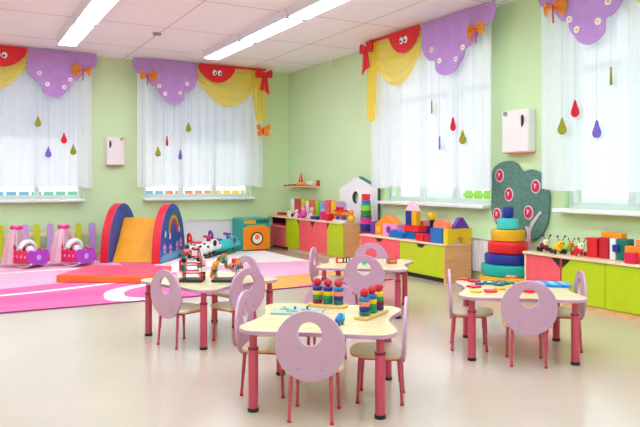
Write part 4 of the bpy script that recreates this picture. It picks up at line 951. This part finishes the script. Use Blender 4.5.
bead_maze(181, 204, 281, .265, 'tall red-framed bead maze on the table by the rug', 3, [red, crimson, white, blackp, ppink, dteal, white], 'frame')
bead_maze(213, 240, 281, .225, 'round wavy-wired bead maze on the table by the rug', 5, [red, orange, white, green, grey, crimson, amber], 'wave')

# ------------------------------------------------------------------ middle table
def lay(name, label, cat, px, py, sx_, sy_, h, m, rz=0, group=None, bevel=.003):
    c = V(px, py, TZ); o = MB().box(-sx_/2, sx_/2, -sy_/2, sy_/2, 0, h).build(name, m, None, bevel, loc=(c[0], c[1], TZ1), rz=rz); return tag(o, label, cat, group)
o = lay('picture_block', 'red picture block on the middle table', 'toy block', 339.6, 263, .06, .05, .055, mat('brick_red_cover', (206, 66, 50), .5), -.3); MB().box(-.02, .02, -.0262, -.0252, .012, .042).build('picture', cream, o)
o = lay('picture_block', 'black and white picture block beside the red one', 'toy block', 346, 262.5, .06, .05, .05, blackp, -.3); 
for x in (-.016, .012): MB().box(x-.006, x+.006, -.0262, -.0252, .006, .044).build('white_stripe', white, o)
o = lay('picture_block', 'brown-red picture block near the right end of the middle table', 'toy block', 391.6, 263.5, .09, .05, .05, mat('russet_cover', (190, 90, 70), .5), -.2); MB().box(-.03, .03, -.0262, -.0252, .012, .038).build('picture', salmon, o)
c = V(364, 264.5, TZ); t = thing('toy_cup', 'small blue toy cup seen through the chair back on the middle table', 'cup', (c[0], c[1], TZ1)); MB().lathe([(.018, 0), (.026, .04), (.023, .04), (.015, .005), (0, .005)], 20).build('bowl', turq, t); MB().torus((.03, 0, .022), .011, .003, 'y', 14, 6).build('handle', navy, t)

# ------------------------------------------------------------------ puzzle table
GP = 'puzzle pieces on the right table'
def piece(px, py, r, m, label, h=.013, k=6, lobes=0.22, sq=1.0):
    c = V(px, py, TZ); ph = px*1.3
    out = [(r*(1+lobes*math.cos(k*a+ph))*math.cos(a), sq*r*(1+lobes*math.cos(k*a+ph))*math.sin(a)) for a in [2*PI*i/48 for i in range(48)]]
    o = MB().prism(out, 0, h, lambda u, v, w: (u, v, w)).build('puzzle_piece', m, None, .003, loc=(c[0], c[1], TZ1), rz=TR[1]); return tag(o, label, 'puzzle piece', GP)
piece(464, 279.8, .042, red, 'red puzzle piece at the back left corner of the puzzle table', k=5)
piece(474, 281.8, .042, crimson, 'crimson flower puzzle piece next to the back left red piece', k=6)
piece(474, 287.3, .045, mat('raspberry_paint', (224, 30, 76), .35), 'raspberry puzzle piece in front of the crimson one', k=4)
piece(479.5, 284.5, .03, navy, 'small navy puzzle piece beside the raspberry one', k=3)
piece(476, 291.8, .042, yellow, 'round yellow puzzle piece near the left front edge', k=2, lobes=.05)
piece(490.5, 291.8, .046, red, 'red puzzle piece near the front edge left of the chair back', k=4)
piece(500, 289.6, .034, amber, 'amber puzzle piece behind the front red piece', k=5)
piece(517, 281, .045, orange, 'orange puzzle piece near the back edge', k=5)
piece(511, 277.6, .04, salmon, 'salmon puzzle piece at the back edge', k=4)
piece(512, 287, .028, yellow, 'yellow puzzle piece beside the teal frame', k=4)
piece(528, 292, .05, red, 'red puzzle piece seen through the near chair back', k=2, lobes=.1, h=.02)
t = thing('ring_puzzle', 'teal openwork ring puzzle lying on the puzzle table', 'puzzle', V(498, 284.2, TZ)+(TZ1,), TR[1])
m = MB()
for (x, y, r) in ((-.06, .01, .045), (.03, .02, .05), (.0, -.05, .035), (.09, -.01, .03)): m.torus((x, y, .0095), r, .009, 'z', 24, 8)
m.build('rings', dteal, t)
for (x, y, r, mm) in ((-.06, .01, .024, cream), (.03, .02, .028, green), (.0, -.05, .016, amber)): MB().lathe([(r, 0), (r, .012), (r*.8, .016)], 18, (x, y, 0)).build('inset_disc', mm, t)
p = [v2(V(a, b_, TZ)) for a, b_ in ((537.5, 282.5), (553, 279.5), (567, 288.5), (549, 291))]; c = sum(p, Vector((0, 0)))/4
for k, (off, lab) in enumerate(((-.085, 'blue picture book leftmost in the row of three on the puzzle table'), (0, 'blue picture book in the middle of the row of three on the puzzle table'), (.085, 'blue picture book rightmost in the row of three on the puzzle table'))):
    dx_ = Vector((math.cos(TR[1]), math.sin(TR[1]))); pos = c+dx_*off*.95
    o = MB().box(-.038, .038, -.11, .11, 0, .016).build('picture_book', mat('sky_blue_cover', (40, 140, 224), .35), None, .002, loc=(pos.x, pos.y, TZ1), rz=TR[1]+.06); tag(o, lab, 'book', 'blue picture books'); MB().box(-.02, .02, -.085, .085, .0163, .0175).build('cover_picture', mat('pale_blue_print', (120, 196, 244), .35, .3, 30), o)

# ------------------------------------------------------------------ light
w = bpy.data.worlds.new('bright_overcast_sky'); SC.world = w; w.use_nodes = True; nt = w.node_tree; bg = nt.nodes['Background']
tc = nt.nodes.new('ShaderNodeTexCoord'); sxyz = nt.nodes.new('ShaderNodeSeparateXYZ'); rp = nt.nodes.new('ShaderNodeValToRGB'); nt.links.new(tc.outputs['Generated'], sxyz.inputs[0]); nt.links.new(sxyz.outputs[2], rp.inputs['Fac'])
rp.color_ramp.elements[0].color = (.96, .98, 1.0, 1); rp.color_ramp.elements[1].color = (.80, .90, 1.0, 1); nt.links.new(rp.outputs['Color'], bg.inputs['Color']); bg.inputs['Strength'].default_value = WORLD_STRENGTH
def portal(loc, rot, sx_, sy_):
    l = bpy.data.lights.new('daylight_portal', 'AREA'); l.shape = 'RECTANGLE'; l.size = sx_; l.size_y = sy_; l.cycles.is_portal = True
    o = bpy.data.objects.new('daylight_portal', l); COL.objects.link(o); o.location = loc; o.rotation_euler = rot
for a, b_ in WIN_B: portal(((a+b_)/2, YB+.25, (ZS+ZT)/2), (-PI/2, 0, 0), b_-a, ZT-ZS)
for a, b_ in WIN_R: portal((XW+.25, (a+b_)/2, (ZS+ZT)/2), (PI/2, 0, PI/2), b_-a, ZT-ZS)

# ------------------------------------------------------------------ camera and view
cd = bpy.data.cameras.new('camera'); cam = bpy.data.objects.new('camera', cd); COL.objects.link(cam)
cam.location = (0, 0, H); cam.rotation_euler = (PI/2, 0, -YAW); cd.sensor_width = 36; cd.lens = F*36/640; cd.shift_y = (YH-213.5)/640; cd.clip_start = .05; cd.clip_end = 300
SC.camera = cam
vs = SC.view_settings; vs.view_transform = 'Standard'; vs.look = 'None'; vs.exposure = EXPOSURE; vs.gamma = 1; vs.use_curve_mapping = False
SC.cycles.use_denoising = True; SC.cycles.max_bounces = 10; SC.cycles.diffuse_bounces = 6; SC.cycles.transparent_max_bounces = 16
SC.cycles.caustics_reflective = False; SC.cycles.caustics_refractive = False
